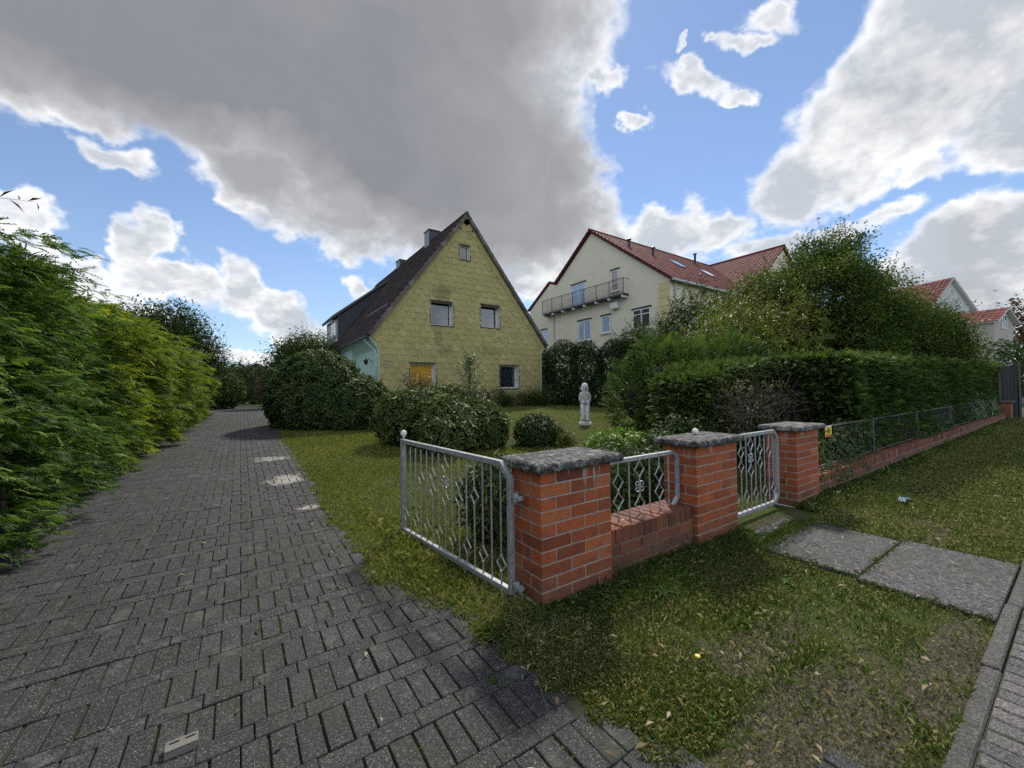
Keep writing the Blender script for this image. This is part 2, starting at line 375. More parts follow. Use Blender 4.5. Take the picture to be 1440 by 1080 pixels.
M['grass'] = leaf_mat('grass_blade', [(0, (.022, .050, .011)), (.4, (.072, .110, .024)), (.65, (.145, .162, .044)), (.85, (.26, .235, .11)), (1, (.40, .35, .22))], .25, .65, .15)
M['lawn'] = leaf_mat('lawn_blade', [(0, (.045, .080, .016)), (.4, (.112, .150, .030)), (.7, (.19, .21, .050)), (.9, (.28, .25, .09)), (1, (.40, .34, .18))], .25, .65, .12)
M['weed'] = leaf_mat('weed_leaf', [(0, (.025, .065, .010)), (1, (.085, .16, .03))], .25, .65, .1)
M['litter'] = leaf_mat('dry_leaf', [(0, (.10, .065, .035)), (.5, (.26, .20, .12)), (1, (.42, .36, .25))], .15, .7, .15)
def wood_mat(name, c1, c2):
    m, t, b = new_mat(name); p = objco(t); n_ = t.noise(p, 14., 5); t.put(b.inputs['Base Color'], t.mix(n_, c1, c2)); b.inputs['Roughness'].default_value = .9
    bump(t, b, t.noise(p, 60., 4), .6, .01); return m
M['bark'] = wood_mat('bark', (.05, .038, .028), (.13, .105, .08))
M['twig'] = wood_mat('dead_twig', (.045, .037, .030), (.13, .105, .088))
M['inner'] = wood_mat('hedge_dark_core', (.008, .010, .006), (.022, .022, .012))  # near-black tone for the solid cores added inside hedges and conifers

# ------------------------------------------------------------------ surface materials
def ground_mat():
    m, t, b = new_mat('lawn_soil'); p = objco(t)
    n1 = t.noise(p, .55, 5, .6); n2 = t.noise(p, 6., 8, .72); n3 = t.noise(p, 60., 4, .7)
    g = t.ramp(n2, [(0, (.030, .050, .012)), (.45, (.06, .085, .020)), (.7, (.10, .115, .035)), (1, (.16, .15, .07))])
    soil = t.ramp(n3, [(.3, (.035, .03, .02)), (.5, (.085, .075, .052)), (.68, (.18, .165, .13))])
    a = t.math('ADD', t.math('MULTIPLY', n1, .6), t.math('MULTIPLY', n2, .4))
    col = t.mix(t.maprange(a, .47, .60, 0, 1, True), g, soil)
    # worn bare earth: behind the kerb, in the middle of the verge and at the small gate
    sp = t.n('ShaderNodeSeparateXYZ'); t.put(sp.inputs[0], p)
    def patch(x, y, rx, ry):
        dx = t.math('DIVIDE', t.math('SUBTRACT', sp.outputs[0], x), rx); dy = t.math('DIVIDE', t.math('SUBTRACT', sp.outputs[1], y), ry)
        r = t.math('SQRT', t.math('ADD', t.math('MULTIPLY', dx, dx), t.math('MULTIPLY', dy, dy)))
        return t.maprange(t.math('ADD', r, t.math('MULTIPLY', t.math('SUBTRACT', n2, .5), 1.2)), .7, 1.1, 1., 0.)
    w = None
    for q in BARE:
        k = patch(*q); w = k if w is None else t.math('MAXIMUM', w, k)
    col = t.mix(w, col, soil)
    t.put(b.inputs['Base Color'], col); b.inputs['Roughness'].default_value = .95; b.inputs['Specular IOR Level'].default_value = .1
    bump(t, b, t.math('ADD', n3, t.math('MULTIPLY', n2, 2.)), .7, .03); return m
BARE = [(2.0, .68, .80, .30), (3.1, .48, .85, .13), (4.75, 1.98, .62, .17), (1.45, .55, .35, .45), (2.5, 1.12, .45, .16), (5.6, .9, .5, .1)]
M['ground'] = ground_mat()
SAND = [(.55, 6.9, .26, .30), (.68, 5.35, .14, .10), (.45, 8.7, .3, .25)]
def paver_mat(name, base, speck, moss=.5, sc=1.):
    m, t, b = new_mat(name); p = objco(t); a = t.attr('tone')
    fine = t.noise(p, 95*sc, 5, .8); mid = t.noise(p, 9., 5, .6); big = t.noise(p, .7, 4, .6)
    col = t.ramp(fine, [(.33, tuple(c*.18 for c in base)), (.48, tuple(c*.85 for c in base)), (.58, tuple(c*1.9 for c in base)), (.70, tuple(c*3.6 for c in base))])
    col = t.mix(1., col, t.ramp(a, [(0, (.6, .6, .62)), (.5, (1, 1, 1)), (1, (1.45, 1.43, 1.4))]), 'MULTIPLY')
    v = t.voro(p, 135.*sc); vc = t.voro(p, 135.*sc, out=1)
    pk = t.math('MULTIPLY', t.math('MULTIPLY', t.maprange(v, .18, .42, 1., 0.), t.maprange(mid, .38, .62, .35, 1.)), t.maprange(t.n('ShaderNodeSeparateColor', i_0=vc).outputs[0], .35, .95))
    col = t.mix(t.math('MULTIPLY', pk, .8), col, speck)
    v2 = t.voro(p, 34.*sc); pk2 = t.math('MULTIPLY', t.maprange(v2, .10, .2, 1., 0.), t.maprange(mid, .45, .6)); col = t.mix(t.math('MULTIPLY', pk2, .75), col, (.34, .34, .33))
    lich = t.maprange(t.noise(p, 5.5, 6, .7), .56, .66); col = t.mix(t.math('MULTIPLY', lich, .35), col, (.20, .20, .19))
    if name == 'driveway_paver':   # pale blown sand on the paving beside the lawn
        for x, y, rx, ry in SAND:
            sp = t.n('ShaderNodeSeparateXYZ'); t.put(sp.inputs[0], p); dx = t.math('DIVIDE', t.math('SUBTRACT', sp.outputs[0], x), rx); dy = t.math('DIVIDE', t.math('SUBTRACT', sp.outputs[1], y), ry)
            r_ = t.math('ADD', t.math('SQRT', t.math('ADD', t.math('MULTIPLY', dx, dx), t.math('MULTIPLY', dy, dy))), t.math('MULTIPLY', t.math('SUBTRACT', mid, .5), 2.2)); col = t.mix(t.maprange(r_, .5, 1.1, .75, 0.), col, (.42, .40, .37))
    gm = t.math('MULTIPLY', t.maprange(t.math('ADD', t.math('MULTIPLY', mid, .5), t.math('MULTIPLY', big, .5)), .48, .62), moss); col = t.mix(gm, col, (.035, .045, .018))
    t.put(b.inputs['Base Color'], col); b.inputs['Roughness'].default_value = .78; b.inputs['Specular IOR Level'].default_value = .35
    bump(t, b, t.math('ADD', fine, t.math('ADD', t.math('MULTIPLY', mid, 2.), t.math('MULTIPLY', pk, .6))), .8, .006); return m
M['paver'] = paver_mat('driveway_paver', (.032, .032, .035), (.55, .55, .56), .55)
M['paver2'] = paver_mat('pavement_paver', (.105, .10, .10), (.33, .33, .32), .25)
M['kerb'] = paver_mat('kerb_stone', (.075, .073, .07), (.28, .28, .27), .5)
M['slab'] = paver_mat('washed_concrete', (.050, .049, .052), (.52, .52, .52), .6, .38)
M['joint'] = wood_mat('joint_moss', (.014, .016, .007), (.045, .05, .020))
def brick_mat(name='red_brick', stops=[(0, (.15, .038, .020)), (.35, (.27, .066, .026)), (.7, (.38, .098, .034)), (1, (.42, .15, .06))], dirt=.5):
    m, t, b = new_mat(name); p = objco(t); a = t.attr('tone')
    col = t.ramp(a, stops)
    n1 = t.noise(p, 11., 6, .65); n2 = t.noise(p, 90., 3, .6)
    col = t.mix(t.math('MULTIPLY', t.maprange(n1, .50, .72), .6), col, (.10, .040, .030))
    col = t.mix(t.math('MULTIPLY', t.maprange(t.noise(p, 3.2, 5, .7), .58, .75), .35), col, (.34, .24, .19))
    # lime runs below the caps
    sp = t.n('ShaderNodeSeparateXYZ'); t.put(sp.inputs[0], p)
    cv = t.n('ShaderNodeCombineXYZ'); t.put(cv.inputs[0], t.math('MULTIPLY', sp.outputs[0], 26.)); t.put(cv.inputs[1], t.math('MULTIPLY', sp.outputs[1], 26.)); t.put(cv.inputs[2], t.math('MULTIPLY', sp.outputs[2], 3.))
    run = t.noise(cv.outputs[0], 1.0, 3, .6)
    wz = t.math('MULTIPLY', t.maprange(sp.outputs[2], .70, .88), t.maprange(t.noise(p, 4.5, 2), .50, .62))
    col = t.mix(t.math('MULTIPLY', t.math('MULTIPLY', t.maprange(run, .53, .64), wz), .75), col, (.50, .46, .44))
    spl = t.math('MULTIPLY', t.maprange(t.math('ADD', sp.outputs[2], t.math('MULTIPLY', n1, -.35)), -.10, .14, 1., 0.), dirt); col = t.mix(spl, col, (.075, .065, .045))
    t.put(b.inputs['Base Color'], col); b.inputs['Roughness'].default_value = .72; b.inputs['Specular IOR Level'].default_value = .35
    bump(t, b, t.math('ADD', n2, t.math('MULTIPLY', n1, 2.)), .5, .006); return m
M['brick'] = brick_mat()
M['old_brick'] = brick_mat('weathered_brick', [(0, (.11, .040, .026)), (.4, (.20, .064, .034)), (.8, (.29, .098, .048)), (1, (.34, .15, .08))], .5)
def simple(name, col, rough=.6, var=.15, scale=8., metal=0., bumpd=.004, spec=.4, stain=None, stretch=None):
    m, t, b = new_mat(name); p = objco(t)
    if stretch:
        mp = t.n('ShaderNodeMapping'); t.put(mp.inputs[0], p); mp.inputs['Scale'].default_value = stretch; ps = mp.outputs[0]
    else: ps = p
    n1 = t.noise(ps, scale, 6, .6); a = t.attr('tone')
    c = t.mix(n1, tuple(x*(1-var) for x in col), tuple(min(1, x*(1+var)) for x in col))
    c = t.mix(1., c, t.ramp(a, [(0, (.6,)*3), (.5, (1,)*3), (1, (1.4,)*3)]), 'MULTIPLY')
    if stain: c = t.mix(t.math('MULTIPLY', t.maprange(t.noise(ps, scale*.35, 5, .65), .52, .72), stain[1]), c, stain[0])
    t.put(b.inputs['Base Color'], c); b.inputs['Roughness'].default_value = rough; b.inputs['Metallic'].default_value = metal; b.inputs['Specular IOR Level'].default_value = spec
    if bumpd: bump(t, b, t.noise(p, scale*9, 4), .5, bumpd)
    return m
M['mortar'] = simple('mortar', (.34, .31, .28), .9, .3, 30., bumpd=.004, stain=((.16, .14, .11), .7))
M['mortar_dark'] = simple('old_mortar', (.20, .165, .13), .9, .35, 30., stain=((.08, .075, .05), .7))
M['plinth'] = simple('white_plinth', (.46, .45, .43), .85, .25, 18., stain=((.14, .13, .10), .8))
def cap_mat(name, pits):
    m, t, b = new_mat(name); p = objco(t)
    n1 = t.noise(p, 12., 6, .7); n2 = t.noise(p, 55., 4, .7); v = t.voro(p, 42.)
    col = t.ramp(n1, [(.34, (.035, .034, .033)), (.47, (.10, .097, .095)), (.56, (.24, .235, .23)), (.68, (.46, .45, .44))])
    col = t.mix(t.math('MULTIPLY', t.maprange(n2, .5, .7), .5), col, (.03, .03, .026))
    col = t.mix(t.math('MULTIPLY', t.maprange(t.noise(p, 7., 4), .6, .7), .4), col, (.07, .08, .03))
    pit = t.math('MULTIPLY', t.maprange(t.noise(p, 34., 5, .75), .53, .60), min(1., pits)); col = t.mix(pit, col, (.015, .014, .013))
    t.put(b.inputs['Base Color'], col); b.inputs['Roughness'].default_value = .9
    bump(t, b, t.math('ADD', t.math('MULTIPLY', n1, 2.), t.math('ADD', n2, t.math('MULTIPLY', v, pits))), .9, .018); return m
M['cap'] = cap_mat('rough_stone_cap', 1.2); M['cap2'] = cap_mat('smooth_stone_cap', .2)
def galv():
    m, t, b = new_mat('galvanised_steel'); p = objco(t); n1 = t.noise(p, 22., 6, .7)
    c = t.ramp(n1, [(.3, (.20, .215, .235)), (.5, (.33, .35, .375)), (.62, (.42, .44, .46)), (.72, (.17, .16, .145))])
    t.put(b.inputs['Base Color'], c); b.inputs['Metallic'].default_value = .35; b.inputs['Roughness'].default_value = .48
    bump(t, b, t.noise(p, 120., 4), .3, .002); return m
M['galv'] = galv()
M['galv_dull'] = simple('weathered_zinc', (.085, .095, .09), .6, .4, 12., .3, stain=((.05, .06, .035), .8))
M['white'] = simple('white_paint', (.74, .73, .70), .45, .06, 10., stain=((.48, .46, .42), .4))
M['brown_frame'] = simple('brown_trim', (.07, .042, .032), .5, .2)
M['dark_frame'] = simple('dark_trim', (.035, .035, .04), .45, .2)
M['mint'] = simple('mint_render', (.42, .56, .50), .85, .08, 14., stain=((.30, .42, .38), .5))
M['slate'] = simple('slate_cladding', (.050, .053, .070), .55, .25, 5.)
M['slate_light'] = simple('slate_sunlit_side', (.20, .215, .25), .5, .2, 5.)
M['yellow_blind'] = simple('yellow_blind', (.62, .34, .035), .7, .06, 6.)
M['curtain'] = simple('net_curtain', (.22, .235, .27), .9, .1, 6.)
M['rubber'] = simple('black_rubber', (.02, .02, .02), .7, .2)
M['black'] = simple('black_metal', (.02, .02, .022), .4, .2)
M['stone_white'] = simple('weathered_white_stone', (.78, .77, .74), .8, .2, 16., stain=((.16, .15, .14), .85), bumpd=.006)
M['stone_jacket'] = simple('weathered_grey_stone', (.50, .48, .47), .85, .35, 18., stain=((.11, .10, .11), .9), bumpd=.008)
M['sign_yellow'] = simple('yellow_enamel', (.74, .58, .06), .35, .08, 20.)
M['sign_red'] = simple('red_enamel', (.50, .09, .04), .35, .1, 20.)
M['pipe_grey'] = simple('grey_downpipe', (.42, .47, .49), .4, .1)
def glass_mat(name, tint, rough=.04):
    m, t, b = new_mat(name); p = objco(t)
    t.put(b.inputs['Base Color'], t.mix(t.noise(p, 2., 3), tuple(x*.7 for x in tint), tint)); b.inputs['Roughness'].default_value = rough
    b.inputs['Specular IOR Level'].default_value = 1.; b.inputs['IOR'].default_value = 1.6; b.inputs['Coat Weight'].default_value = .6
    return m
M['glass'] = glass_mat('window_glass', (.05, .06, .075))
M['glass_blue'] = glass_mat('window_glass_painted_sky', (.42, .54, .72))  # bright sky reflection put into the base colour of the panes
M['glass_dark'] = glass_mat('dark_glass', (.015, .02, .03))
def clad_mat():
    m, t, b = new_mat('yellow_cladding'); p = objco(t); a = t.attr('tone')
    n1 = t.noise(p, 3., 6, .6); n2 = t.noise(p, 40., 3, .6)
    col = t.ramp(a, [(0, (.36, .31, .13)), (.5, (.44, .385, .17)), (1, (.51, .45, .21))])
    col = t.mix(t.math('MULTIPLY', t.maprange(n1, .45, .75), .5), col, (.27, .23, .10))
    # soot runs: above and below the left upper window and a few below it
    sp = t.n('ShaderNodeSeparateXYZ'); t.put(sp.inputs[0], p); w = None
    cv = t.n('ShaderNodeCombineXYZ'); t.put(cv.inputs[0], t.math('MULTIPLY', sp.outputs[0], 5.)); t.put(cv.inputs[2], t.math('MULTIPLY', sp.outputs[2], 1.2))
    nn = t.noise(cv.outputs[0], 1., 4, .6)
    for x, z, rx, rz, s_ in [(8.15, 6.35, .55, .45, 1.), (7.95, 4.3, .28, .75, .8), (8.3, 3.5, .5, .3, .8), (10.9, 3.55, .7, .28, .55), (7.3, 3.2, .6, .35, .3), (12.0, 1.3, 1., .3, .4)]:
        dx = t.math('DIVIDE', t.math('SUBTRACT', sp.outputs[0], x), rx); dz = t.math('DIVIDE', t.math('SUBTRACT', sp.outputs[2], z), rz)
        r = t.math('SQRT', t.math('ADD', t.math('MULTIPLY', dx, dx), t.math('MULTIPLY', dz, dz)))
        k = t.math('MULTIPLY', t.maprange(t.math('ADD', r, t.math('MULTIPLY', t.math('SUBTRACT', nn, .5), 1.8)), .5, 1.15, 1., 0.), s_)
        w = k if w is None else t.math('MAXIMUM', w, k)
    col = t.mix(t.math('MULTIPLY', w, .45), col, (.085, .08, .05))
    t.put(b.inputs['Base Color'], col); b.inputs['Roughness'].default_value = .75; b.inputs['Specular IOR Level'].default_value = .3
    bump(t, b, t.math('ADD', n2, n1), .4, .006); return m
M['clad'] = clad_mat()
def roof_mat(name, c1, c2, moss):
    m, t, b = new_mat(name); p = objco(t); a = t.attr('tone')
    n1 = t.noise(p, 2.5, 6, .65); n2 = t.noise(p, 30., 4, .6)
    col = t.mix(1., t.mix(n1, c1, c2), t.ramp(a, [(0, (.6,)*3), (.5, (1,)*3), (1, (1.5,)*3)]), 'MULTIPLY')
    col = t.mix(t.math('MULTIPLY', t.maprange(t.noise(p, 9., 5), .58, .7), moss), col, (.30, .29, .26))
    t.put(b.inputs['Base Color'], col); b.inputs['Roughness'].default_value = .8; b.inputs['Specular IOR Level'].default_value = .18; bump(t, b, n2, .5, .006); return m
M['roof_brown'] = roof_mat('brown_roof_tile', (.022, .015, .016), (.050, .036, .036), .2)
M['verge'] = roof_mat('verge_tile', (.08, .065, .058), (.19, .165, .15), .7)
M['roof_red'] = roof_mat('red_roof_tile', (.115, .030, .031), (.175, .046, .042), .05)
M['cream'] = simple('cream_render', (.74, .685, .545), .9, .04, 3., stain=((.54, .50, .38), .35), bumpd=.003)
M['cream_yellow'] = simple('yellow_quoin', (.62, .53, .28), .85, .06, 3.)
M['white_wall'] = simple('white_render', (.60, .62, .63), .9, .05, 3.)
M['beige_wall'] = simple('beige_render', (.46, .43, .38), .9, .1, 3.)

# ------------------------------------------------------------------ ground
def build_ground():
    xs = [-400, -120, -40, -15, -6, -2, 0, 1.5, 3, 5, 8, 12, 20, 40, 120, 400]; ys = [-300, -60, -12, -3, 0, .5, 1, 1.5, 2.1, 3, 5, 8, 11, 14, 18, 25, 40, 80, 200, 500]
    v = [(x, y, gz(y)-.012) for y in ys for x in xs]; n = len(xs)
    f = [(j*n+i, j*n+i+1, (j+1)*n+i+1, (j+1)*n+i) for j in range(len(ys)-1) for i in range(n-1)]
    me = bpy.data.meshes.new('ground'); me.from_pydata(v, [], f); tag(link('ground', me, M['ground'], smooth=True), kind='structure')
build_ground()
def drive_right(Y):
    if Y > 3.1: return .87+.03*math.sin(Y*2.1)-.02*max(0, Y-15)/10
    return np.interp(Y, [-2, .35, .96, 1.6, 2.54, 3.1], [2.6, 2.15, 1.42, 1.30, 1.20, .90])
def drive_left(Y): return -1.75 if Y > 2.2 else -1.75-(2.2-Y)*1.6
def drive_field():
    V = []; T = []; w, dA, dB = .100, .245, .105; y = -.65; x0 = -4.7
    def one(xa, xb, ya, yb, thin=False):
        cx, cy = (xa+xb)/2, (ya+yb)/2
        if not drive_in(cx, cy): return
        gx, gy, b = (.0018 if thin else .0040)*R.uniform(.7, 1.5), .0020*R.uniform(.6, 1.6), .0035; hx, hy = (xb-xa)/2-gx, (yb-ya)/2-gy
        big = .012*math.sin(cx*1.9+cy*.8)+.010*math.sin(cy*1.3-cx*2.3); h = gz(cy)+.006+R.gauss(0, .0018)+.25*big; tx, ty = R.gauss(0, .008), R.gauss(0, .008)+(gz(cy+.1)-gz(cy-.1))/.2
        jx, jy, ra = R.gauss(0, .0018), R.gauss(0, .0012), R.gauss(0, .007)
        P = lambda u, q, dz: (cx+jx+u-q*ra, cy+jy+q+u*ra, h+dz+tx*u+ty*q)
        c = ((-1, -1), (1, -1), (1, 1), (-1, 1)); o4 = [P(a*hx, e*hy, -b) for a, e in c]; i4 = [P(a*(hx-b), e*(hy-b), 0) for a, e in c]; l4 = [P(a*hx, e*hy, -.04) for a, e in c]
        tn = min(1, max(0, R.gauss(.5, .13))); V.extend(i4); T.append(tn)
        for k in range(4): q = (k+1) % 4; V.extend([o4[k], o4[q], i4[q], i4[k], l4[k], l4[q], o4[q], o4[k]]); T.extend([tn, tn])
    while y < 31:
        sh = R.uniform(-.004, .004); i = 0
        while x0+i*w < 3: one(x0+i*w+sh, x0+(i+1)*w+sh, y, y+dA); i += 1
        i = 0
        while x0+i*2*w < 3: one(x0+(i*2-.5)*w+sh, x0+(i*2+1.5)*w+sh, y+dA, y+dA+dB, True); i += 1
        y += dA+dB
    tag(quads_obj('driveway', V, T, M['paver']), kind='structure')
def paver_field(name, inside, x0, x1, y0, y1, dx, dy, mat, z=0., gap=.008, rowoff=True, th=.05, tilt=.006, kindtag=True, zf=gz):
    V = []; T = []; nx = int((x1-x0)/dx)+1; ny = int((y1-y0)/dy)+1
    for j in range(ny):
        ya = y0+j*dy; off = (dx*.5 if j % 2 else 0)+R.uniform(-.006, .006)
        for i in range(nx):
            xa = x0+i*dx+off
            cx, cy = xa+dx/2, ya+dy/2
            if not inside(cx, cy): continue
            g = gap*R.uniform(.6, 1.5)*.5; hx, hy = dx/2-g, dy/2-g; b = .006
            h = zf(cy)+z+R.gauss(0, .0022); tx, ty = R.gauss(0, tilt), R.gauss(0, tilt); sl = (zf(cy+.1)-zf(cy-.1))/.2
            jx, jy, ra = R.gauss(0, .0018), R.gauss(0, .0018), R.gauss(0, .006)
            def P(u, w, dz):
                X_ = u-w*ra; Y_ = w+u*ra; return (cx+jx+X_, cy+jy+Y_, h+dz+tx*u+(ty+sl)*w)
            o4 = [P(a, c, -b) for a, c in ((-hx, -hy), (hx, -hy), (hx, hy), (-hx, hy))]
            i4 = [P(a, c, 0) for a, c in ((-hx+b, -hy+b), (hx-b, -hy+b), (hx-b, hy-b), (-hx+b, hy-b))]
            l4 = [P(a, c, -th) for a, c in ((-hx, -hy), (hx, -hy), (hx, hy), (-hx, hy))]
            tn = min(1, max(0, R.gauss(.5, .2)))
            V += i4; T.append(tn)
            for k in range(4):
                q = (k+1) % 4; V += [o4[k], o4[q], i4[q], i4[k]]; V += [l4[k], l4[q], o4[q], o4[k]]; T += [tn, tn]
    o = quads_obj(name, V, T, mat)
    return tag(o, kind='structure')
def drive_in(x, y):
    if y < .36 and x > 2.2: return False
    return drive_left(y) < x < drive_right(y)+.03*math.sin(y*17)
drive_field()
def sheet(name, pts, mat, zoff):
    me = bpy.data.meshes.new(name); me.from_pydata([(x, y, gz(y)+zoff) for x, y in pts], [], [tuple(range(len(pts)))]); return tag(link(name, me, mat), kind='structure')
def strip(name, left, right, ys, mat, zoff):
    v = []; f = []
    for y in ys: v += [(left(y), y, gz(y)+zoff), (right(y), y, gz(y)+zoff)]
    for k in range(len(ys)-1): f.append((2*k, 2*k+1, 2*k+3, 2*k+2))
    me = bpy.data.meshes.new(name); me.from_pydata(v, [], f); return tag(link(name, me, mat), kind='structure')
strip('driveway_bed', lambda y: drive_left(y)-.1, lambda y: drive_right(y)-.02, [-.8, 0, .35, .96, 1.6, 2.2, 2.54, 3.1, 5, 8, 11, 14, 18, 25, 31], M['joint'], -.006)
paver_field('pavement', lambda x, y: y < .302-(0 if x > 2.3 else .05) and x > 2.15, 2.1, 34, -1.34, .31, .1, .205, M['paver2'], z=.002)
strip('pavement_bed', lambda y: 2.1, lambda y: 60, [-1.6, .30], M['joint'], -.004)
# kerb edging of long stones
def build_kerb():
    mb = MB(); x = 2.2
    while x < 40:
        L_ = R.uniform(.95, 1.02); h = .012+R.gauss(0, .004); dy = R.gauss(0, .004)
        mb.box((x+.004, .305+dy, -.12), (x+L_-.004, .372+dy, h), R.uniform(.35, .65)); x += L_
    tag(mb.build('kerb', M['kerb'], bevel=.008), kind='structure')
build_kerb()
# path of washed concrete slabs to the small gate
def build_path():
    mb = MB()
    for (ya, yb, xa, xb) in [(.380, 1.06, 3.86, 5.22), (1.068, 1.78, 3.92, 5.14)]:
        mb.box((xa, ya, -.05), (xb, yb, .012+R.gauss(0, .002)), R.uniform(.55, .75))
    mb.box((4.1, 1.79, -.05), (5.05, 2.02, .002), .3)
    tag(mb.build('garden_path', M['slab'], bevel=.006), kind='structure')
build_path()
# far street: pale paving beyond the last pillar
sheet('street', [(33, -6), (80, -14), (90, 3.0), (33, 2.6)], M['slab'], .004)

# ------------------------------------------------------------------ brick pillars and walls
def brick_face(mb, P, W, z0, n, pitch, L, joint=.011, prot=.015, start=0, shared=None):
    """bricks on a face; P(u, d, z): u along the face, d outwards"""
    for c in range(n):
        za = z0+c*pitch; u = 0; seq = [L, L, L*.5] if (c+start) % 2 == 0 else [L*.5, L, L]
        if W < .5: seq = [L, L*.5] if (c+start) % 2 == 0 else [L*.5, L]
        tot = sum(seq); k = 0
        seq = [s*W/tot for s in seq] if W < 1 else None
        if seq is None:
            seq = []; off = L*.5 if (c+start) % 2 else L; s_ = off; seq.append(off)
            while s_ < W-1e-3: a = min(L, W-s_); seq.append(a); s_ += a
        for w in seq:
            tn = shared(c, k, len(seq)) if shared else min(1, max(0, R.gauss(.55, .17)))
            d = prot+R.gauss(0, .0009); a = u+(joint/2 if k else 0); b = u+w-(joint/2 if k < len(seq)-1 else 0)
            if b-a > .01: mb.box((a, 0, za+joint/2), (b, d, za+pitch-joint/2), tn, P)
            u += w; k += 1
def face_m(o, ux, out):
    """matrix taking (u,d,z) to the world for a wall face"""
    ux = Vector(ux); out = Vector(out); return Matrix(((ux.x, out.x, 0, o[0]), (ux.y, out.y, 0, o[1]), (0, 0, 1, o[2]), (0, 0, 0, 1)))
def pillar(x0, x1, y0, y1, z0, n, pitch, label, capm, cap_rough, overhang=.065, name='gate_pillar'):
    root = empty(name, ((x0+x1)/2, (y0+y1)/2, 0), 0, label, 'brick pillar', 'red brick gate pillars with stone caps')
    cx, cy = (x0+x1)/2, (y0+y1)/2; q = .005; z1 = z0+n*pitch
    mb = MB(); mb.box((x0+q-cx, y0+q-cy, -.1), (x1-q-cx, y1-q-cy, z1+.01)); core = mb.build('mortar', M['mortar'], root)
    b = MB(); ct = {}
    def sh(face):
        def f(c, k, m):
            if k == 0: key = (c, face)
            elif k == m-1: key = (c, (face+1) % 4)
            else: return min(1, max(0, R.gauss(.55, .17)))
            if key not in ct: ct[key] = min(1, max(0, R.gauss(.55, .17)))
            return ct[key]
        return f
    t_ = .015; w, d = x1-x0, y1-y0
    brick_face(b, face_m((x0-cx, y0+t_-cy, 0), (1, 0), (0, -1)), w, z0, n, pitch, .262, prot=t_, start=0, shared=sh(0))
    brick_face(b, face_m((x1-t_-cx, y0+t_-cy, 0), (0, 1), (1, 0)), d-2*t_, z0, n, pitch, .262, prot=t_, start=1, shared=sh(1))
    brick_face(b, face_m((x1-cx, y1-t_-cy, 0), (-1, 0), (0, 1)), w, z0, n, pitch, .262, prot=t_, start=0, shared=sh(2))
    brick_face(b, face_m((x0+t_-cx, y1-t_-cy, 0), (0, -1), (-1, 0)), d-2*t_, z0, n, pitch, .262, prot=t_, start=1, shared=sh(3))
    b.build('brickwork', M['brick'], root, bevel=.003)
    p = MB(); p.box((x0-.004-cx, y0-.004-cy, -.12), (x1+.004-cx, y1+.004-cy, z0-.002)); p.build('plinth', M['plinth'], root, bevel=.006)
    # cap: a rough slab with worn edges
    nx = 44; o_ = overhang; X = np.linspace(x0-o_, x1+o_, nx); Y = np.linspace(y0-o_, y1+o_, nx); zb, zt = z1+.004, z1+.068
    vs = []; fs = []
    gx, gy = np.meshgrid(X, Y)
    P = np.stack([gx.ravel(), gy.ravel(), np.full(nx*nx, zt)], 1)
    e = np.minimum.reduce([gx-X[0], X[-1]-gx, gy-Y[0], Y[-1]-gy]).ravel()
    P[:, 2] += cap_rough*(lump(P, 30)*.7+lump(P, 75)*.5)*.006-.010*np.clip(1-e/.022, 0, 1)**2+.004*np.clip(e/.3, 0, 1)
    P[:, 0] += cap_rough*.004*lump(P+5, 28)*(e < .01); P[:, 1] += cap_rough*.004*lump(P+9, 28)*(e < .01)
    idx = lambda i, j: j*nx+i
    fs = [(idx(i, j), idx(i+1, j), idx(i+1, j+1), idx(i, j+1)) for j in range(nx-1) for i in range(nx-1)]
    per = [idx(i, 0) for i in range(nx)]+[idx(nx-1, j) for j in range(1, nx)]+[idx(i, nx-1) for i in range(nx-2, -1, -1)]+[idx(0, j) for j in range(nx-2, 0, -1)]
    V = [tuple(a) for a in P]; prev = per
    for lv, (zz, ins) in enumerate([(zt-.022, -.004), (zb+.016, -.002), (zb, .008)]):
        cur = []
        for k in per:
            a = P[k]; q_ = Vector((a[0]-cx, a[1]-cy, 0)); jj = cap_rough*R.gauss(0, .0018)
            sx = (a[0]-cx)*(1-(ins+jj)/.40); sy = (a[1]-cy)*(1-(ins+jj)/.23); V.append((cx+sx, cy+sy, zz+cap_rough*R.gauss(0, .0008))); cur.append(len(V)-1)
        for k in range(len(per)):
            k2 = (k+1) % len(per); fs.append((cur[k], cur[k2], prev[k2], prev[k]))
        prev = cur
    fs.append(tuple(prev[::-1])); me = bpy.data.meshes.new('cap'); me.from_pydata([(a-cx, b_-cy, c) for a, b_, c in V], [], fs)
    link('cap', me, capm, root, smooth=True); return root
pillar(1.64, 2.315, 2.085, 2.43, .045, 10, .0885, 'tall red brick pillar at the driveway, nearest one, holding the open metal gate', M['cap'], 1.)
pillar(3.465, 4.19, 2.085, 2.43, .035, 10, .0895, 'red brick pillar with a small white ball on its rough grey cap', M['cap'], 1.)
pillar(5.63, 6.31, 2.085, 2.43, .0, 11, .084, 'red brick pillar with smooth grey cap beside the yellow sign', M['cap2'], .15)
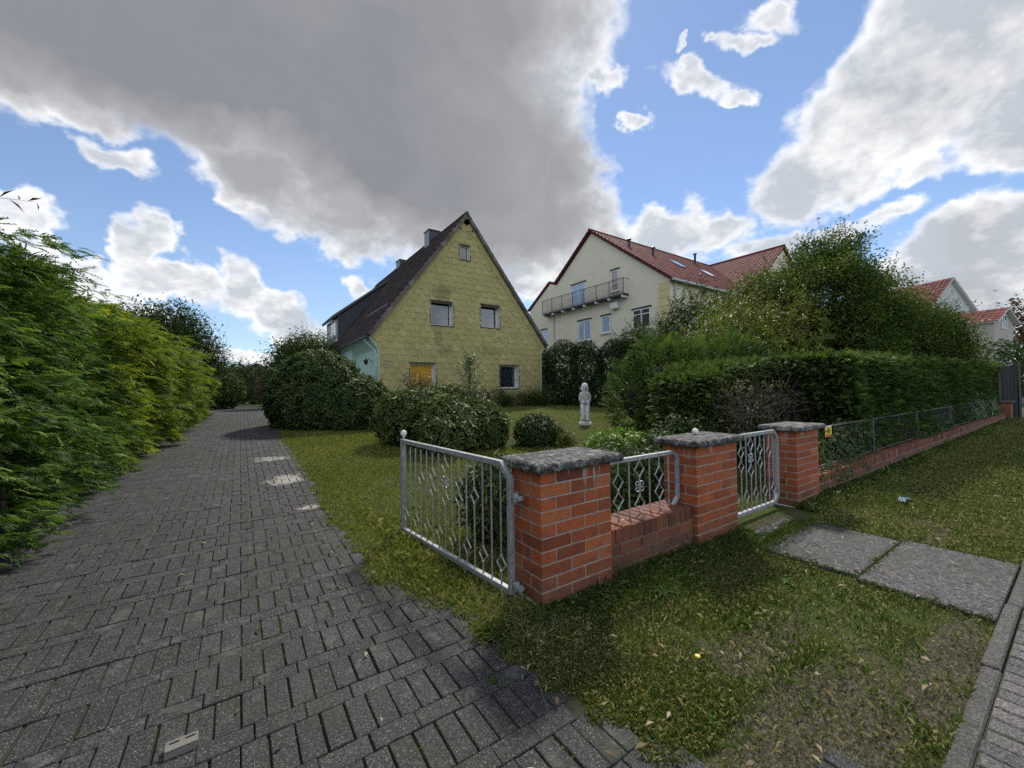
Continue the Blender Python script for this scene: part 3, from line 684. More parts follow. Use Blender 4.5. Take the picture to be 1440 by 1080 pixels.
def soldier_wall(x0, x1, y0, y1, z0, n, pitch, ztop, label, name, mort, cat='garden wall', sag=None, tone=.5):
    root = empty(name, (x0, y0, 0), 0, label, cat)
    mb = MB(); mb.box((0, .009, -.1), (x1-x0, y1-y0-.009, z0+n*pitch+ztop-.009)); mb.build('mortar', mort, root)
    b = MB(); brick_face(b, face_m((0, .015, 0), (1, 0), (0, -1)), x1-x0, z0, n, pitch, .262, prot=.015)
    x = 0; zt = z0+n*pitch
    while x < x1-x0-.03:
        w = .079; hh = ztop+R.gauss(0, .0025); jy = R.gauss(0, .003)
        b.box((x+.005, jy, zt+.006), (min(x+w, x1-x0-.002), y1-y0+jy, zt+hh), min(1, max(0, R.gauss(tone, .2)))); x += w+.006
    b.build('brickwork', M['old_brick'], root, bevel=.004); return root
soldier_wall(2.318, 3.462, 2.125, 2.42, -.09, 4, .0885, .125, 'low red brick wall section with soldier course under the short railing panel', 'garden_wall', M['mortar_dark'], tone=.32)
soldier_wall(6.314, 26.0, 2.11, 2.40, -.19, 4, .088, .125, 'long low red brick wall running off under the far railings', 'garden_wall', M['mortar'], tone=.4)
t_ = MB(); t_.lathe([(.002, -.033), (.02, -.026), (.031, -.012), (.033, 0), (.03, .014), (.019, .027), (.002, .033)], (0, 0, .033), 14)
o = t_.build('cap_ball', M['white'], smooth=True); o.location = (3.86, 2.33, 1.0)
tag(o, 'small white ball lying on the rough cap of the middle brick pillar', 'ball')

# ------------------------------------------------------------------ ornamental steel gates and railings
def astroid(mb, cx, cz, w, h, r):
    for s in (-1, 1):
        pts = []
        for k in range(9):
            a = math.pi*k/8; c, q = math.cos(a), math.sin(a)
            pts.append((cx+s*(w*q**2.2+.004), 0, cz+h*math.copysign(abs(c)**2.2, c)))
        mb.tube(pts, r, 5)
def scroll(mb, cx, cz, sx, sz, r):
    pts = [(cx+sx*.004, 0, cz)]
    for k in range(17):
        a = k/16*4.6; rr = .030*(1-.055*k*.75)
        pts.append((cx+sx*(.034-rr*math.cos(a)), 0, cz+sz*(.020+rr*math.sin(a)*1.0)))
    mb.tube(pts, r, 5)
def bar(root, mat, s, z0, z1, diamonds=(), centre=None, r=.0072):
    mb = MB(); spans = sorted(diamonds); z = z0
    for (dz, dh, dw) in spans:
        if dz-dh > z: mb.tube([(s, 0, z), (s, 0, dz-dh)], r, 6)
        astroid(mb, s, dz, dw, dh, r*.8)
        for q in (-1, 1): mb.tube([(s, 0, dz+q*dh-.007), (s, 0, dz+q*dh+.007)], r*1.5, 6)
        z = dz+dh
    if centre is not None:
        for sx in (-1, 1):
            for sz in (-1, 1): scroll(mb, s, centre, sx, sz, r*.85)
        mb.tube([(s, 0, centre-.016), (s, 0, centre+.016)], r*2., 8)
    if z1 > z: mb.tube([(s, 0, z), (s, 0, z1)], r, 6)
    return mb.build('bar', mat, root, smooth=False)
def frame_part(root, pts, mat, w=.024, name='frame'):
    mb = MB(); mb.tube([(a, 0, b) for a, b in pts], w*1.18, 4, closed=True, rot=math.pi/4, up=(0, 1, 0))
    return mb.build(name, mat, root, bevel=.003)
# large driveway gate, standing open into the property
W_ = 1.74
ga = Vector((1.565, 2.30, 0)); gb = Vector((1.38, 4.02, 0)); dirn = (gb-ga).normalized()
gate = empty('driveway_gate', (ga.x, ga.y, 0), math.atan2(dirn.y, dirn.x), 'open galvanised driveway gate with diamond bars and a ball finial', 'gate', 'matching ornamental metal gate parts')
frame_part(gate, [(.03, .075), (W_, .075), (W_, .975), (.13, .955), (.03, .86)], M['galv'])
nb = 15
for k in range(nb):
    s = .14+(W_-.20)*(k)/(nb-1)*1.0; j = k+1; dm = []
    ce = None
    if j % 2 == 1: dm.append((.235, .055, .052))
    c = abs(j-8)
    if c == 0: dm = [(.55, .06, .054), (.83, .06, .054)]; ce = .69
    elif c == 2: dm.append((.585, .055, .052)); dm.append((.72, .055, .052))
    elif c == 4: dm.append((.655, .058, .052))
    zt = .93
    bar(gate, M['galv'], s, .095, zt, dm, ce)
mb = MB(); mb.lathe([(.010, 0), (.010, .025), (.016, .03), (.028, .045), (.033, .062), (.028, .08), (.014, .092), (.002, .096)], (W_-.02, 0, .995), 14)
mb.build('finial', M['white'], gate, smooth=True)
for z in (.13, .74):
    mb = MB(); mb.lathe([(.021, -.03), (.021, .03)], (-.028, 0, z), 12); mb.box((-.028, -.008, z-.012), (.01, .008, z+.012)); mb.box((-.085, -.02, z-.014), (-.028, .02, z+.014)); mb.build('hinge', M['galv'], gate, bevel=.003)
# short railing panel between the first two pillars
def rail_panel(x0, x1, y, z0, z1, label, ch=.09):
    root = empty('panel_railing', (x0, y, 0), 0, label, 'railing', 'matching ornamental metal gate parts'); W = x1-x0
    frame_part(root, [(.0, z0), (W-ch, z0), (W, z0+ch*.9), (W, z1-ch*.7), (W-ch*.8, z1), (0, z1)], M['galv'], .021)
    n = 7; mid = (z0+z1)/2+.005
    for k in range(n):
        s = W*(k+1)/8; dm = []; ce = None
        if k in (1, 5): dm = [(mid+.072, .066, .062), (mid-.082, .066, .062)]
        if k == 3: dm = [(mid+.150, .066, .064), (mid-.150, .070, .064)]; ce = mid
        bar(root, M['galv'], s, z0+.015, z1-.015, dm, ce, .0068)
    return root
rail_panel(2.33, 3.44, 2.27, .365, .875, 'short ornamental railing panel on the low brick wall between two pillars')
# small garden gate, closed
sg = empty('garden_gate', (4.21, 2.25, 0), 0, 'closed narrow galvanised garden gate with scrolls between two brick pillars', 'gate', 'matching ornamental metal gate parts')
W2 = 1.28
frame_part(sg, [(0, .07), (W2-.1, .07), (W2, .16), (W2, .84), (W2-.09, .935), (0, .935)], M['galv'], .024)
for k in range(11):
    s = .07+(W2-.17)*k/10; j = k-5; dm = []; ce = None
    if abs(j) in (1, 3, 5): dm.append((.245, .062, .058))
    if j == 0: dm = [(.52, .066, .062), (.82, .066, .062)]; ce = .67
    if abs(j) == 2: dm = [(.59, .062, .058), (.745, .062, .058)]
    if abs(j) == 4: dm.append((.70, .062, .058))
    bar(sg, M['galv'], s, .09, .915, dm, ce)
# railings on the long wall
x = 6.36; lens_ = [(6.36, 9.18), (9.30, 12.28), (12.40, 15.85), (15.97, 19.3), (19.42, 22.8)]
names = ['first far railing panel beside the yellow sign, ivy at its foot', 'second far railing panel from the yellow sign, clear of ivy below', 'third far railing panel from the yellow sign, ivy over its lower rail', 'fourth far railing panel, half hidden by ivy', 'last far railing panel before the pale leaved shrub']
for (a, b), lb in zip(lens_, names):
    rt = empty('railing', (a, 2.26, 0), 0, lb, 'railing', 'grey railings on the long brick wall'); W = b-a
    frame_part(rt, [(0, .325), (W, .325), (W, .885), (0, .885)], M['galv_dull'], .013)
    n = int(W/.105); proto = None
    for k in range(1, n):
        s = W*k/n
        if proto is None:
            mb = MB(); mb.tube([(0, 0, .345), (0, 0, .875)], .004, 5); proto = mb.build('bar', M['galv_dull'], rt); proto.location = (s, 0, 0)
        else: c = proto.copy(); COL.objects.link(c); c.parent = rt; c.location = (s, 0, 0)
    mb = MB(); mb.box((W+.035, -.03, .24), (W+.095, .03, .915)); mb.build('post', M['galv_dull'], rt, bevel=.004)
# yellow sign on the first railing
sg_ = empty('warning_sign', (7.08, 2.215, 0), 0, 'small yellow and red sign on the railing right of the third pillar', 'sign')
mb = MB(); mb.box((-.125, -.004, .745), (.125, .0, .905)); mb.build('plate', M['sign_yellow'], sg_)
mb = MB(); mb.box((-.12, -.0075, .752), (.12, -.0055, .775)); mb.build('red_band', M['sign_red'], sg_)
mb = MB(); mb.box((-.12, -.0075, .885), (.12, -.0055, .899)); mb.build('white_band', M['white'], sg_)
mb = MB(); mb.tube([(math.cos(a)*.034, -.0062, .83+math.sin(a)*.032) for a in np.linspace(0, 6.28, 14)[:-1]], .005, 4, closed=True); mb.tube([(-.012, -.006, .83), (.014, -.006, .83)], .007, 4); mb.build('emblem', M['dark_frame'], sg_)

# ------------------------------------------------------------------ windows
def window(root, P, u0, u1, v0, v1, frame_m, glass_m, depth=.14, fw=.055, curtain=None, mull=None, reveal=None, jamb_m=None, sill_m=None, transom=None, tilt=False):
    """P(u,v,d): d outwards from the wall face; the window sits d=-depth behind it"""
    mb = MB()
    def bx(target, a, b, c, d, e, f, tone=.5):
        target.prism([(a, c), (b, c), (b, d), (a, d)], e, f, P, tone)
    d0, d1 = -depth-.05, -depth
    bx(mb, u0, u1, v0, v0+fw, d0, d1); bx(mb, u0, u1, v1-fw, v1, d0, d1); bx(mb, u0, u0+fw, v0+fw, v1-fw, d0, d1); bx(mb, u1-fw, u1, v0+fw, v1-fw, d0, d1)
    if mull:
        for m_ in mull: uu = u0+(u1-u0)*m_; bx(mb, uu-fw*.6, uu+fw*.6, v0+fw, v1-fw, d0, d1-.002)
    if transom:
        vv = v0+(v1-v0)*transom; bx(mb, u0+fw, u1-fw, vv-fw*.35, vv+fw*.35, d0, d1-.004)
    w = mb.build('window', frame_m, root)
    g = MB(); bx(g, u0+fw, u1-fw, v0+fw, v1-fw, d0+.018, d0+.028); g.build('pane', M['clear'] if curtain else glass_m, w)
    if curtain:
        c = MB(); n = 14
        a, b = u0+fw, u1-fw
        for k in range(n):
            ua, ub = a+(b-a)*k/n, a+(b-a)*(k+1)/n; dd = .006*(k % 2)
            c.poly([P(ua, v0+fw, d0-.030+dd), P(ub, v0+fw, d0-.024-dd), P(ub, v1-fw, d0-.024-dd), P(ua, v1-fw, d0-.030+dd)], .5)
        c.build('curtain', curtain, w)
    if sill_m:
        s = MB(); bx(s, u0-.04, u1+.04, v0-.06, v0-.004, -depth-.04, .035); s.build('sill', sill_m, w)
    if jamb_m:   # white lining of the opening and a narrow dark outer trim
        s = MB(); bx(s, u0-.02, u0-.002, v0-.05, v1+.05, -.36, .012); bx(s, u1+.002, u1+.02, v0-.05, v1+.05, -.36, .012); bx(s, u0-.002, u1+.002, v1+.002, v1+.05, -.36, .010); bx(s, u0-.002, u1+.002, v0-.05, v0-.003, -.36, -depth-.06); s.build('reveal', jamb_m, w)
    if reveal:
        s = MB(); t2 = .045; bx(s, u0-.02-t2, u0-.021, v0-.02, v1+t2, -.03, .026); bx(s, u1+.021, u1+.02+t2, v0-.02, v1+t2, -.03, .026); bx(s, u0-.02, u1+.02, v1+.002, v1+t2, -.05, .024); s.build('trim', reveal, w)
    return w

def clear_glass():
    m = bpy.data.materials.new('clear_glass'); m.use_nodes = True; t = NT(m.node_tree); g = t.n('ShaderNodeBsdfGlossy'); g.inputs['Roughness'].default_value = .03; tr = t.n('ShaderNodeBsdfTransparent'); tr.inputs[0].default_value = (.75, .80, .84, 1)
    fr = t.n('ShaderNodeFresnel'); fr.inputs[0].default_value = 1.7; mx = t.n('ShaderNodeMixShader'); t.put(mx.inputs[0], t.math('ADD', fr.outputs[0], .02, clamp=True)); t.put(mx.inputs[1], tr.outputs[0]); t.put(mx.inputs[2], g.outputs[0]); t.put(m.node_tree.nodes['Material Output'].inputs[0], mx.outputs[0]); return m
M['clear'] = clear_glass()
# ------------------------------------------------------------------ tiled roof slope
def roof_slope(name, root, O, U, V, lu, lv, mat, cu_=.22, cv_=.33, amp=.022, step=.02, thick=.06, sub=5):
    """O: eave corner, U along the eave, V up the slope (unit vectors); real ridged courses"""
    O, U, V = Vector(O), Vector(U).normalized(), Vector(V).normalized(); N = U.cross(V).normalized()
    if N.z < 0: N = -N
    nu = max(2, int(lu/cu_)); nv = max(1, int(lv/cv_)); vs = []; T = []; q = []
    us = []
    for i in range(nu):
        for k in range(sub): us.append((i+k/sub)*lu/nu)
    us.append(lu)
    prof = [amp*(.5+.5*math.cos(2*math.pi*(u/(lu/nu)))) for u in us]
    P = lambda u, v, h: O+U*u+V*v+N*h
    for j in range(nv):
        va, vb = j*lv/nv, (j+1)*lv/nv+.01
        tn = [min(1, max(0, R.gauss(.5, .22))) for _ in range(nu+1)]; lift = [R.gauss(0, .002) for _ in range(nu+1)]
        for i in range(len(us)-1):
            a, b = us[i], us[i+1]; ti = i//sub; l_ = lift[ti]
            pa, pb = P(a, va, prof[i]+step+l_), P(b, va, prof[i+1]+step+l_); pc, pd = P(b, vb, prof[i+1]+.002), P(a, vb, prof[i]+.002)
            q += [pa, pb, pc, pd]; T.append(tn[ti])
            q += [P(a, va, prof[i]-.01), P(b, va, prof[i+1]-.01), pb, pa]; T.append(tn[ti]*.8)
    o = quads_obj(name, [tuple(x) for x in q], T, mat, root)
    mb = MB(); c = [P(0, 0, -.004), P(lu, 0, -.004), P(lu, lv, -.004), P(0, lv, -.004)]; c2 = [p-N*thick for p in c]
    for f in ((c[0], c[1], c[2], c[3]), (c2[3], c2[2], c2[1], c2[0]), (c[1], c[0], c2[0], c2[1]), (c[2], c[1], c2[1], c2[2]), (c[3], c[2], c2[2], c2[3]), (c[0], c[3], c2[3], c2[0])): mb.poly(f, .4)
    return o, mb

# ------------------------------------------------------------------ the yellow gabled house
HX0, HX1, HY0, HY1 = 5.09, 14.30, 18.0, 34.0
AP = (9.56, 10.50); EL = (4.63, 4.0); ER = (14.70, 4.0)
house = empty('gabled_house', (9.6, 26, .7), 0, 'steep gabled house with dirty yellow cladding and dark brown tiled roof', 'house')
ho = Vector((9.6, 26, .7))
def HP(u, v, d): return Vector((u, HY0-d, v))-ho
def L(p): return Vector(p)-ho
mb = MB()
gab = [(HX0, .3), (HX1, .3), (HX1, 3.62), (14.60, 3.96), (9.56, 10.36), (4.72, 3.96), (HX0, 3.45)]
# walls: mint side wall with the projecting far section, plain body behind the cladding
mb.prism(gab, -.37, -(HY1-HY0), HP, .5)
mb.build('wall', M['mint'], house)
mb = MB(); mb.box(L((4.86, 22.1, .3)), L((5.085, 33.8, 3.85)), .6); mb.build('side_wall', M['mint'], house)
# cladding of lapped sheets, cut to the gable and round the windows
wins = [(7.60, 8.76, 4.74, 5.92), (10.37, 11.50, 4.84, 6.02), (11.50, 12.71, 1.62, 2.86), (6.56, 7.78, 1.62, 2.85), (9.22, 9.74, 8.19, 8.93)]
def rect_minus(r, cuts):
    rs = [r]
    for (a, b, c, d) in cuts:
        a -= .02; b += .02; d += .02; out = []
        for (x0, x1, z0, z1) in rs:
            if x1 <= a or x0 >= b or z1 <= c or z0 >= d: out.append((x0, x1, z0, z1)); continue
            if x0 < a: out.append((x0, a, z0, z1))
            if x1 > b: out.append((b, x1, z0, z1))
            xa, xb = max(x0, a), min(x1, b)
            if z0 < c: out.append((xa, xb, z0, c))
            if z1 > d: out.append((xa, xb, d, z1))
        rs = out
    return rs
bm = bmesh.new(); tl = bm.faces.layers.float.new('tone')
row = .292; mod = .50; j = 0; z = .62
while z < 10.5:
    off = [0, .18, .36][j % 3]+R.uniform(-.01, .01); x = HX0-1+off
    while x < HX1+.6:
        tn = min(1, max(0, R.gauss(.5, .16)))
        for (a, b, zz, th0, th1) in [(x, x+.27, z-.055, .034, .010), (x+.274, x+mod-.004, z, .016, .008)]:
            for (x0, x1, z0, z1) in rect_minus((a, b, zz, z+row+.001-(0 if zz == z else .0)), wins):
                if x1-x0 < .004 or z1-z0 < .004: continue
                fr = lambda q: th0+(th1-th0)*(q-zz)/(row+.06)
                vs = [bm.verts.new(HP(u, v, d)) for (u, v, d) in ((x0, z0, fr(z0)), (x1, z0, fr(z0)), (x1, z1, fr(z1)), (x0, z1, fr(z1)), (x0, z0, -.01), (x1, z0, -.01), (x1, z1, -.01), (x0, z1, -.01))]
                for f in ((0, 1, 2, 3), (4, 5, 1, 0), (5, 6, 2, 1), (7, 4, 0, 3), (6, 7, 3, 2)):
                    ff = bm.faces.new([vs[k] for k in f]); ff[tl] = tn
        x += mod
    z += row; j += 1
def cut(p, n):
    bmesh.ops.bisect_plane(bm, geom=bm.verts[:]+bm.edges[:]+bm.faces[:], plane_co=p, plane_no=n, clear_outer=True)
sL = (AP[1]-EL[1])/(AP[0]-EL[0]); sR = (AP[1]-ER[1])/(ER[0]-AP[0])
cut(HP(EL[0]+.08, EL[1], 0), Vector((-sL, 0, 1))); cut(HP(ER[0]-.08, ER[1], 0), Vector((sR, 0, 1)))
# lower side edges flare outwards to the eaves
def clip_side(x_lim, sgn, z_k, x_e, z_e):
    geom = [f for f in bm.faces if all((v.co+ho).z < z_k+1e-4 for v in f.verts)]
    rem = [f for f in geom if all(sgn*((v.co+ho).x-x_lim) > -1e-4 for v in f.verts)]
    bmesh.ops.delete(bm, geom=rem, context='FACES')
def split_x(xl): bmesh.ops.bisect_plane(bm, geom=bm.verts[:]+bm.edges[:]+bm.faces[:], plane_co=HP(xl, 0, 0), plane_no=(1, 0, 0))
def split_z(zl): bmesh.ops.bisect_plane(bm, geom=bm.verts[:]+bm.edges[:]+bm.faces[:], plane_co=HP(0, zl, 0), plane_no=(0, 0, 1))
split_x(HX0); split_x(HX1); split_z(3.45); split_z(3.62)
clip_side(HX0, -1, 3.45, 0, 0); clip_side(HX1, 1, 3.62, 0, 0)
for (xk, zk, xe, ze, sg) in ((HX0, 3.45, 4.70, 3.97, -1), (HX1, 3.62, 14.62, 3.97, 1)):
    # flared foot of the gable: split along the slanting edge and drop what lies outside it
    split_x(xk); nrm_ = Vector((sg*(ze-zk), 0, -abs(xe-xk))); reg = [f for f in bm.faces if all(sg*((v.co+ho).x-xk) > -1e-4 for v in f.verts) and all((v.co+ho).z < 4.6 for v in f.verts)]
    gs = set(reg)
    for f in reg: gs.update(f.edges); gs.update(f.verts)
    bmesh.ops.bisect_plane(bm, geom=list(gs), plane_co=HP(xk, zk, 0), plane_no=nrm_)
    rem = [f for f in bm.faces if all(sg*((v.co+ho).x-xk) > -1e-4 for v in f.verts) and (f.calc_center_median()-HP(xk, zk, 0)).dot(nrm_) > 0 and (f.calc_center_median()+ho).z < 4.6]
    bmesh.ops.delete(bm, geom=rem, context='FACES')
me = bpy.data.meshes.new('cladding'); bm.to_mesh(me); bm.free()
cl = link('cladding', me, M['clad'], house)
# border strips of cladding along the verges, corners and the wall edge
mb = MB()
def vstrip(a, b, w, tl_, d0, d1, side):
    a, b = Vector(a), Vector(b); n = max(1, int((b-a).length/tl_)); t = (b-a)/n; nn = Vector((-t.y, t.x)).normalized()*side*w
    for k in range(n):
        p, q = a+t*k, a+t*(k+1)*1.0-t.normalized()*.004; tn = min(1, max(0, R.gauss(.5, .14)))
        mb.prism([(p.x, p.y), (q.x, q.y), (q.x+nn.x, q.y+nn.y), (p.x+nn.x, p.y+nn.y)] if side > 0 else [(p.x+nn.x, p.y+nn.y), (q.x+nn.x, q.y+nn.y), (q.x, q.y), (p.x, p.y)], d0, d1+.004*(k % 2), HP, tn)
vstrip((4.74, 3.98), (9.56, 10.37), .26, .33, .0, .042, -1)
vstrip((14.58, 3.98), (9.56, 10.37), .26, .33, .0, .042, 1)
mb.prism([(HX0+.001, .5), (HX0+.10, .5), (HX0+.10, 3.5), (HX0+.001, 3.45)], 0, .045, HP, .55)
mb.prism([(HX1-.10, .5), (HX1-.001, .5), (HX1-.001, 3.62), (HX1-.10, 3.66)], 0, .045, HP, .62)
mb.prism([(9.14, 9.70), (9.98, 9.70), (9.68, 10.32), (9.56, 10.48), (9.44, 10.32)], -.02, .046, HP, .5)
mb.prism([(9.40, 10.27), (9.72, 10.27), (9.59, 10.52), (9.53, 10.52)], -.02, .165, HP, .45)
mb.build('edge_cladding', M['clad'], house)
mb = MB(); mb.prism([(HX0-.03, .5), (HX0, .5), (HX0, 3.45), (4.72, 3.97), (4.66, 3.97), (HX0-.03, 3.42)], -.38, .05, HP); mb.prism([(HX1, .5), (HX1+.03, .5), (HX1+.03, 3.60), (14.64, 3.97), (14.60, 3.97), (HX1, 3.62)], -.38, .05, HP); mb.build('corner_trim', M['mint'], house)
# windows
for i, (a, b, c, d) in enumerate(wins):
    small = i == 4; blind = i == 3
    wdw = window(house, HP, a, b, c, d, M['white'] if not blind else M['white'], M['yellow_blind'] if blind else (M['glass_dark'] if small else M['glass']), depth=.25 if not small else .15, fw=.065 if not small else .05, curtain=M['curtain'] if i in (0, 1, 2) else None, reveal=M['brown_frame'], jamb_m=M['white'], sill_m=M['brown_frame'])
    if i == 2:
        mb = MB()
        for k in range(7):
            cx = a+.16+k*.14; mb.lathe([(.03, 0), (.042, .08), (.05, .10)], tuple(HP(cx, c+.067, -.30)), 8)
        mb.build('flower_pots', M['brown_frame'], wdw)
# dark top box above the two upper windows (roller shutter) and half-open sash of the left one
for (a, b, c, d) in wins[:2]:
    mb = MB(); mb.prism([(a-.0, d-.10), (b, d-.10), (b, d+.001), (a, d+.001)], -.16, -.02, HP); mb.build('shutter_box', M['brown_frame'], house)
# house number 16
def text_mesh(name, body, size, mat, parent, loc, rot, ext=.008, align='CENTER'):
    cu_d = bpy.data.curves.new(name, 'FONT'); cu_d.body = body; cu_d.size = size; cu_d.extrude = ext; cu_d.align_x = align; cu_d.resolution_u = 3
    to = bpy.data.objects.new(name, cu_d); COL.objects.link(to); dg = bpy.context.evaluated_depsgraph_get()
    me = bpy.data.meshes.new_from_object(to.evaluated_get(dg)); bpy.data.objects.remove(to)
    o = link(name, me, mat, parent); o.location = loc; o.rotation_euler = rot; return o
text_mesh('house_number', '15', .34, M['white'], house, HP(5.33, 2.74, .055), (math.pi/2, 0, 0))
# roof: two slopes with a verge of pale edge tiles
vL = Vector((AP[0]-EL[0], 0, AP[1]-EL[1])); lL = vL.length; vR = Vector((AP[0]-ER[0], 0, AP[1]-ER[1])); lR = vR.length
sheath = MB()
YF = HY0-.17; YB = HY1+.2
o1, m1 = roof_slope('roof', house, L((EL[0], YF, EL[1]+.03)), (0, 1, 0), vL, YB-YF, lL, M['roof_brown'], .30, .36, .045, .035)
o2, m2 = roof_slope('roof', house, L((ER[0], YB, ER[1]+.03)), (0, -1, 0), vR, YB-YF, lR, M['roof_brown'], .30, .36, .045, .035)
m1.build('roof_boarding', M['brown_frame'], house); m2.build('roof_boarding', M['brown_frame'], house)
mb = MB()
for (E0, vv, ll) in ((EL, vL, lL), (ER, vR, lR)):
    n = 24; t = vv.normalized(); nn = Vector((-t.z, 0, t.x)); nn = nn if nn.z > 0 else -nn
    for k in range(n):
        a = Vector((E0[0], 0, E0[1]+.03))+t*(ll*k/n); b = a+t*(ll/n*.985); tn = min(1, max(0, R.gauss(.5, .25)))
        lft = .012
        pts = [a-nn*.11, b-nn*.11, b+nn*(.045), a+nn*(.045+lft*2)]
        if t.x < 0: pts = pts[::-1]
        P0 = [L((p.x, YF-.03, p.z)) for p in pts]; P1 = [L((p.x, YF+.11, p.z)) for p in pts]
        i = len(mb.v); mb.v += [tuple(p) for p in P0+P1]
        for f in ((0, 1, 2, 3), (7, 6, 5, 4), (0, 4, 5, 1), (1, 5, 6, 2), (2, 6, 7, 3), (3, 7, 4, 0)): mb.f.append(tuple(i+q for q in f)); mb.t.append(tn)
mb.prism([(9.46, 10.44), (9.66, 10.44), (9.62, 10.60), (9.56, 10.66), (9.50, 10.60)], -.1, .215, HP, .3)
mb.build('verge_tiles', M['verge'], house)
mb = MB(); k = 0; y = YF
while y < YB: mb.tube([L((AP[0], y, AP[1]+.05)), L((AP[0], y+.37, AP[1]+.035))], [.11, .10], 8, tone=R.random()); y += .36
mb.build('ridge_tiles', M['roof_brown'], house, smooth=True)
# eaves gutter, fascia, downpipe, snow board
mb = MB(); mb.box(L((4.50, YF+.02, 3.90)), L((4.62, YB, 4.0))); mb.build('gutter', M['slate'], house, bevel=.02)
mb = MB(); mb.tube([L(p) for p in ((4.57, 18.35, 3.93), (4.62, 18.35, 3.80), (4.99, 18.12, 3.36), (5.02, 18.08, 3.2), (5.02, 18.08, .7))], .045, 10); mb.build('downpipe', M['pipe_grey'], house, smooth=True)
mb = MB(); mb.tube([L((5.9, 19.2, 5.78)), L((5.9, 23.0, 5.78))], .02, 6); mb.tube([L((7.1, 20.0, 7.36)), L((7.1, 24.5, 7.36))], .02, 6); mb.build('snow_guard', M['galv'], house)
# wall lantern in the porch
lan = empty('wall_lantern', (5.0, 19.0, 2.95), 0, 'black wall lantern on the mint wall beside the downpipe', 'lamp')
mb = MB(); mb.tube([(.08, 0, -.05), (-.02, 0, .06), (-.16, 0, .12), (-.2, 0, .04)], .014, 6); mb.build('bracket', M['black'], lan)
mb = MB(); mb.lathe([(.03, -.12), (.07, -.1), (.10, .05), (.12, .06), (.03, .13), (.01, .16)], (-.2, 0, -.05), 8); mb.build('lamp_shade', M['black'], lan)
# dormer
mb = MB(); Y0d, Y1d = 27.6, 31.6
mb.prism([(5.22, 4.75), (8.35, 9.0), (8.35, 9.05), (5.22, 6.48)], 0, -(Y1d-Y0d), lambda u, v, d: L((u, Y0d-d, v)), .5)
dorm = mb.build('dormer', M['slate'], house)
mb = MB(); mb.prism([(4.98, 6.36), (8.50, 9.22), (8.46, 9.34), (4.90, 6.50)], .16, -(Y1d-Y0d)-.16, lambda u, v, d: L((u, Y0d-d, v)), .5); mb.build('dormer_roof', M['verge'], dorm)
DP = lambda u, v, d: L((5.22-d, 27.6+u, v))
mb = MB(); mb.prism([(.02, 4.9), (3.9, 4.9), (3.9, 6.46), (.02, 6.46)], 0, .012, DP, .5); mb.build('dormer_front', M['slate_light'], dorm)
window(dorm, DP, .5, 2.2, 5.2, 6.32, M['white'], M['glass_dark'], depth=-.06, fw=.08, mull=[.5])
# chimneys
for (x0, x1, y0, y1, zt, nm) in [(9.24, 10.02, 22.0, 22.75, 11.14, 'chimney'), (9.48, 9.92, 28.0, 28.8, 11.08, 'chimney')]:
    mb = MB(); mb.box(L((x0, y0, 9.6)), L((x1, y1, zt-.06)), .5); ch = mb.build(nm, M['slate'], house)
    mb = MB(); mb.box(L((x0-.05, y0-.05, zt-.057)), L((x1+.05, y1+.05, zt)), .4); mb.build('chimney_cap', M['dark_frame'], ch, bevel=.01)
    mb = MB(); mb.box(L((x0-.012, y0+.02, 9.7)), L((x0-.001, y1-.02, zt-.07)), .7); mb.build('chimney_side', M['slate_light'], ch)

# ------------------------------------------------------------------ cream apartment house with red roofs
apt = empty('apartment_house', (27, 20, .7), 0, 'large cream rendered house with red tiled roofs and a long balcony', 'apartment house')
ao = Vector((27, 20, .7))
def A(p): return Vector(p)-ao
def AP_(u, v, d): return A((22-d, u, v))         # gable wall facing the garden; u = Y
g2 = [(14.73, 0), (26.66, 0), (26.66, 10.3), (25.35, 10.36), (21.33, 13.35), (18.05, 10.80), (14.73, 8.26)]
mb = MB(); mb.prism(g2, 0, -17, AP_, .5)
mb.prism([(26.67, 0), (29.6, 0), (29.6, 8.9), (26.67, 10.75)], -.35, -12, AP_, .5)
apw = [(21.98, 23.54, 7.86, 9.82, (.5,), .05, 'glass_blue', None), (18.70, 19.40, 8.44, 9.95, None, .05, 'glass_dark', .35), (21.45, 22.88, 5.3, 6.85, (.5,), .05, 'glass_blue', None), (19.55, 20.41, 5.6, 6.85, None, .05, 'glass_blue', None), (16.15, 17.58, 5.5, 6.82, (.5,), .05, 'glass', .72), (26.9, 28.0, 5.6, 6.85, None, .05, 'glass_blue', None)]
walls = mb.build('wall', M['cream'], apt)
def FP(u, v, d): return A((u, 14.73-d, v))        # street-side wall, u = X
for (a, b, c, d, mu, fw, gl, tr) in apw:
    u_off = .35 if a > 26.6 else 0
    PP = (lambda u, v, dd, q=u_off: AP_(u, v, dd-q))
    # opening: dark lintel shadow box stands proud, frame set into a projecting reveal
    window(apt, PP, a, b, c, d, M['white'], M[gl], depth=-.055, fw=.09, mull=mu, transom=tr, sill_m=None)
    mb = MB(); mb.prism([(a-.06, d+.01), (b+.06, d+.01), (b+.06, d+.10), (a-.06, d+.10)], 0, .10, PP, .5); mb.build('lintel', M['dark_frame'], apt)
    mb = MB(); mb.prism([(a-.08, c-.07), (b+.08, c-.07), (b+.08, c-.005), (a-.08, c-.005)], 0, .13, PP, .5); mb.build('sill', M['white'], apt)
for (a, b) in [(24.2, 25.5), (27.0, 28.3), (30.2, 31.5)]: window(apt, FP, a, b, 5.5, 6.8, M['white'], M['glass_blue'], depth=-.055, fw=.09, mull=(.5,))
mb = MB()
for k in range(14): mb.prism([(14.74, 1.2+k*.5), (15.55-.12*(k % 2)*0, 1.2+k*.5), (15.55, 1.68+k*.5), (14.74, 1.68+k*.5)], 0, .03, AP_, R.random())
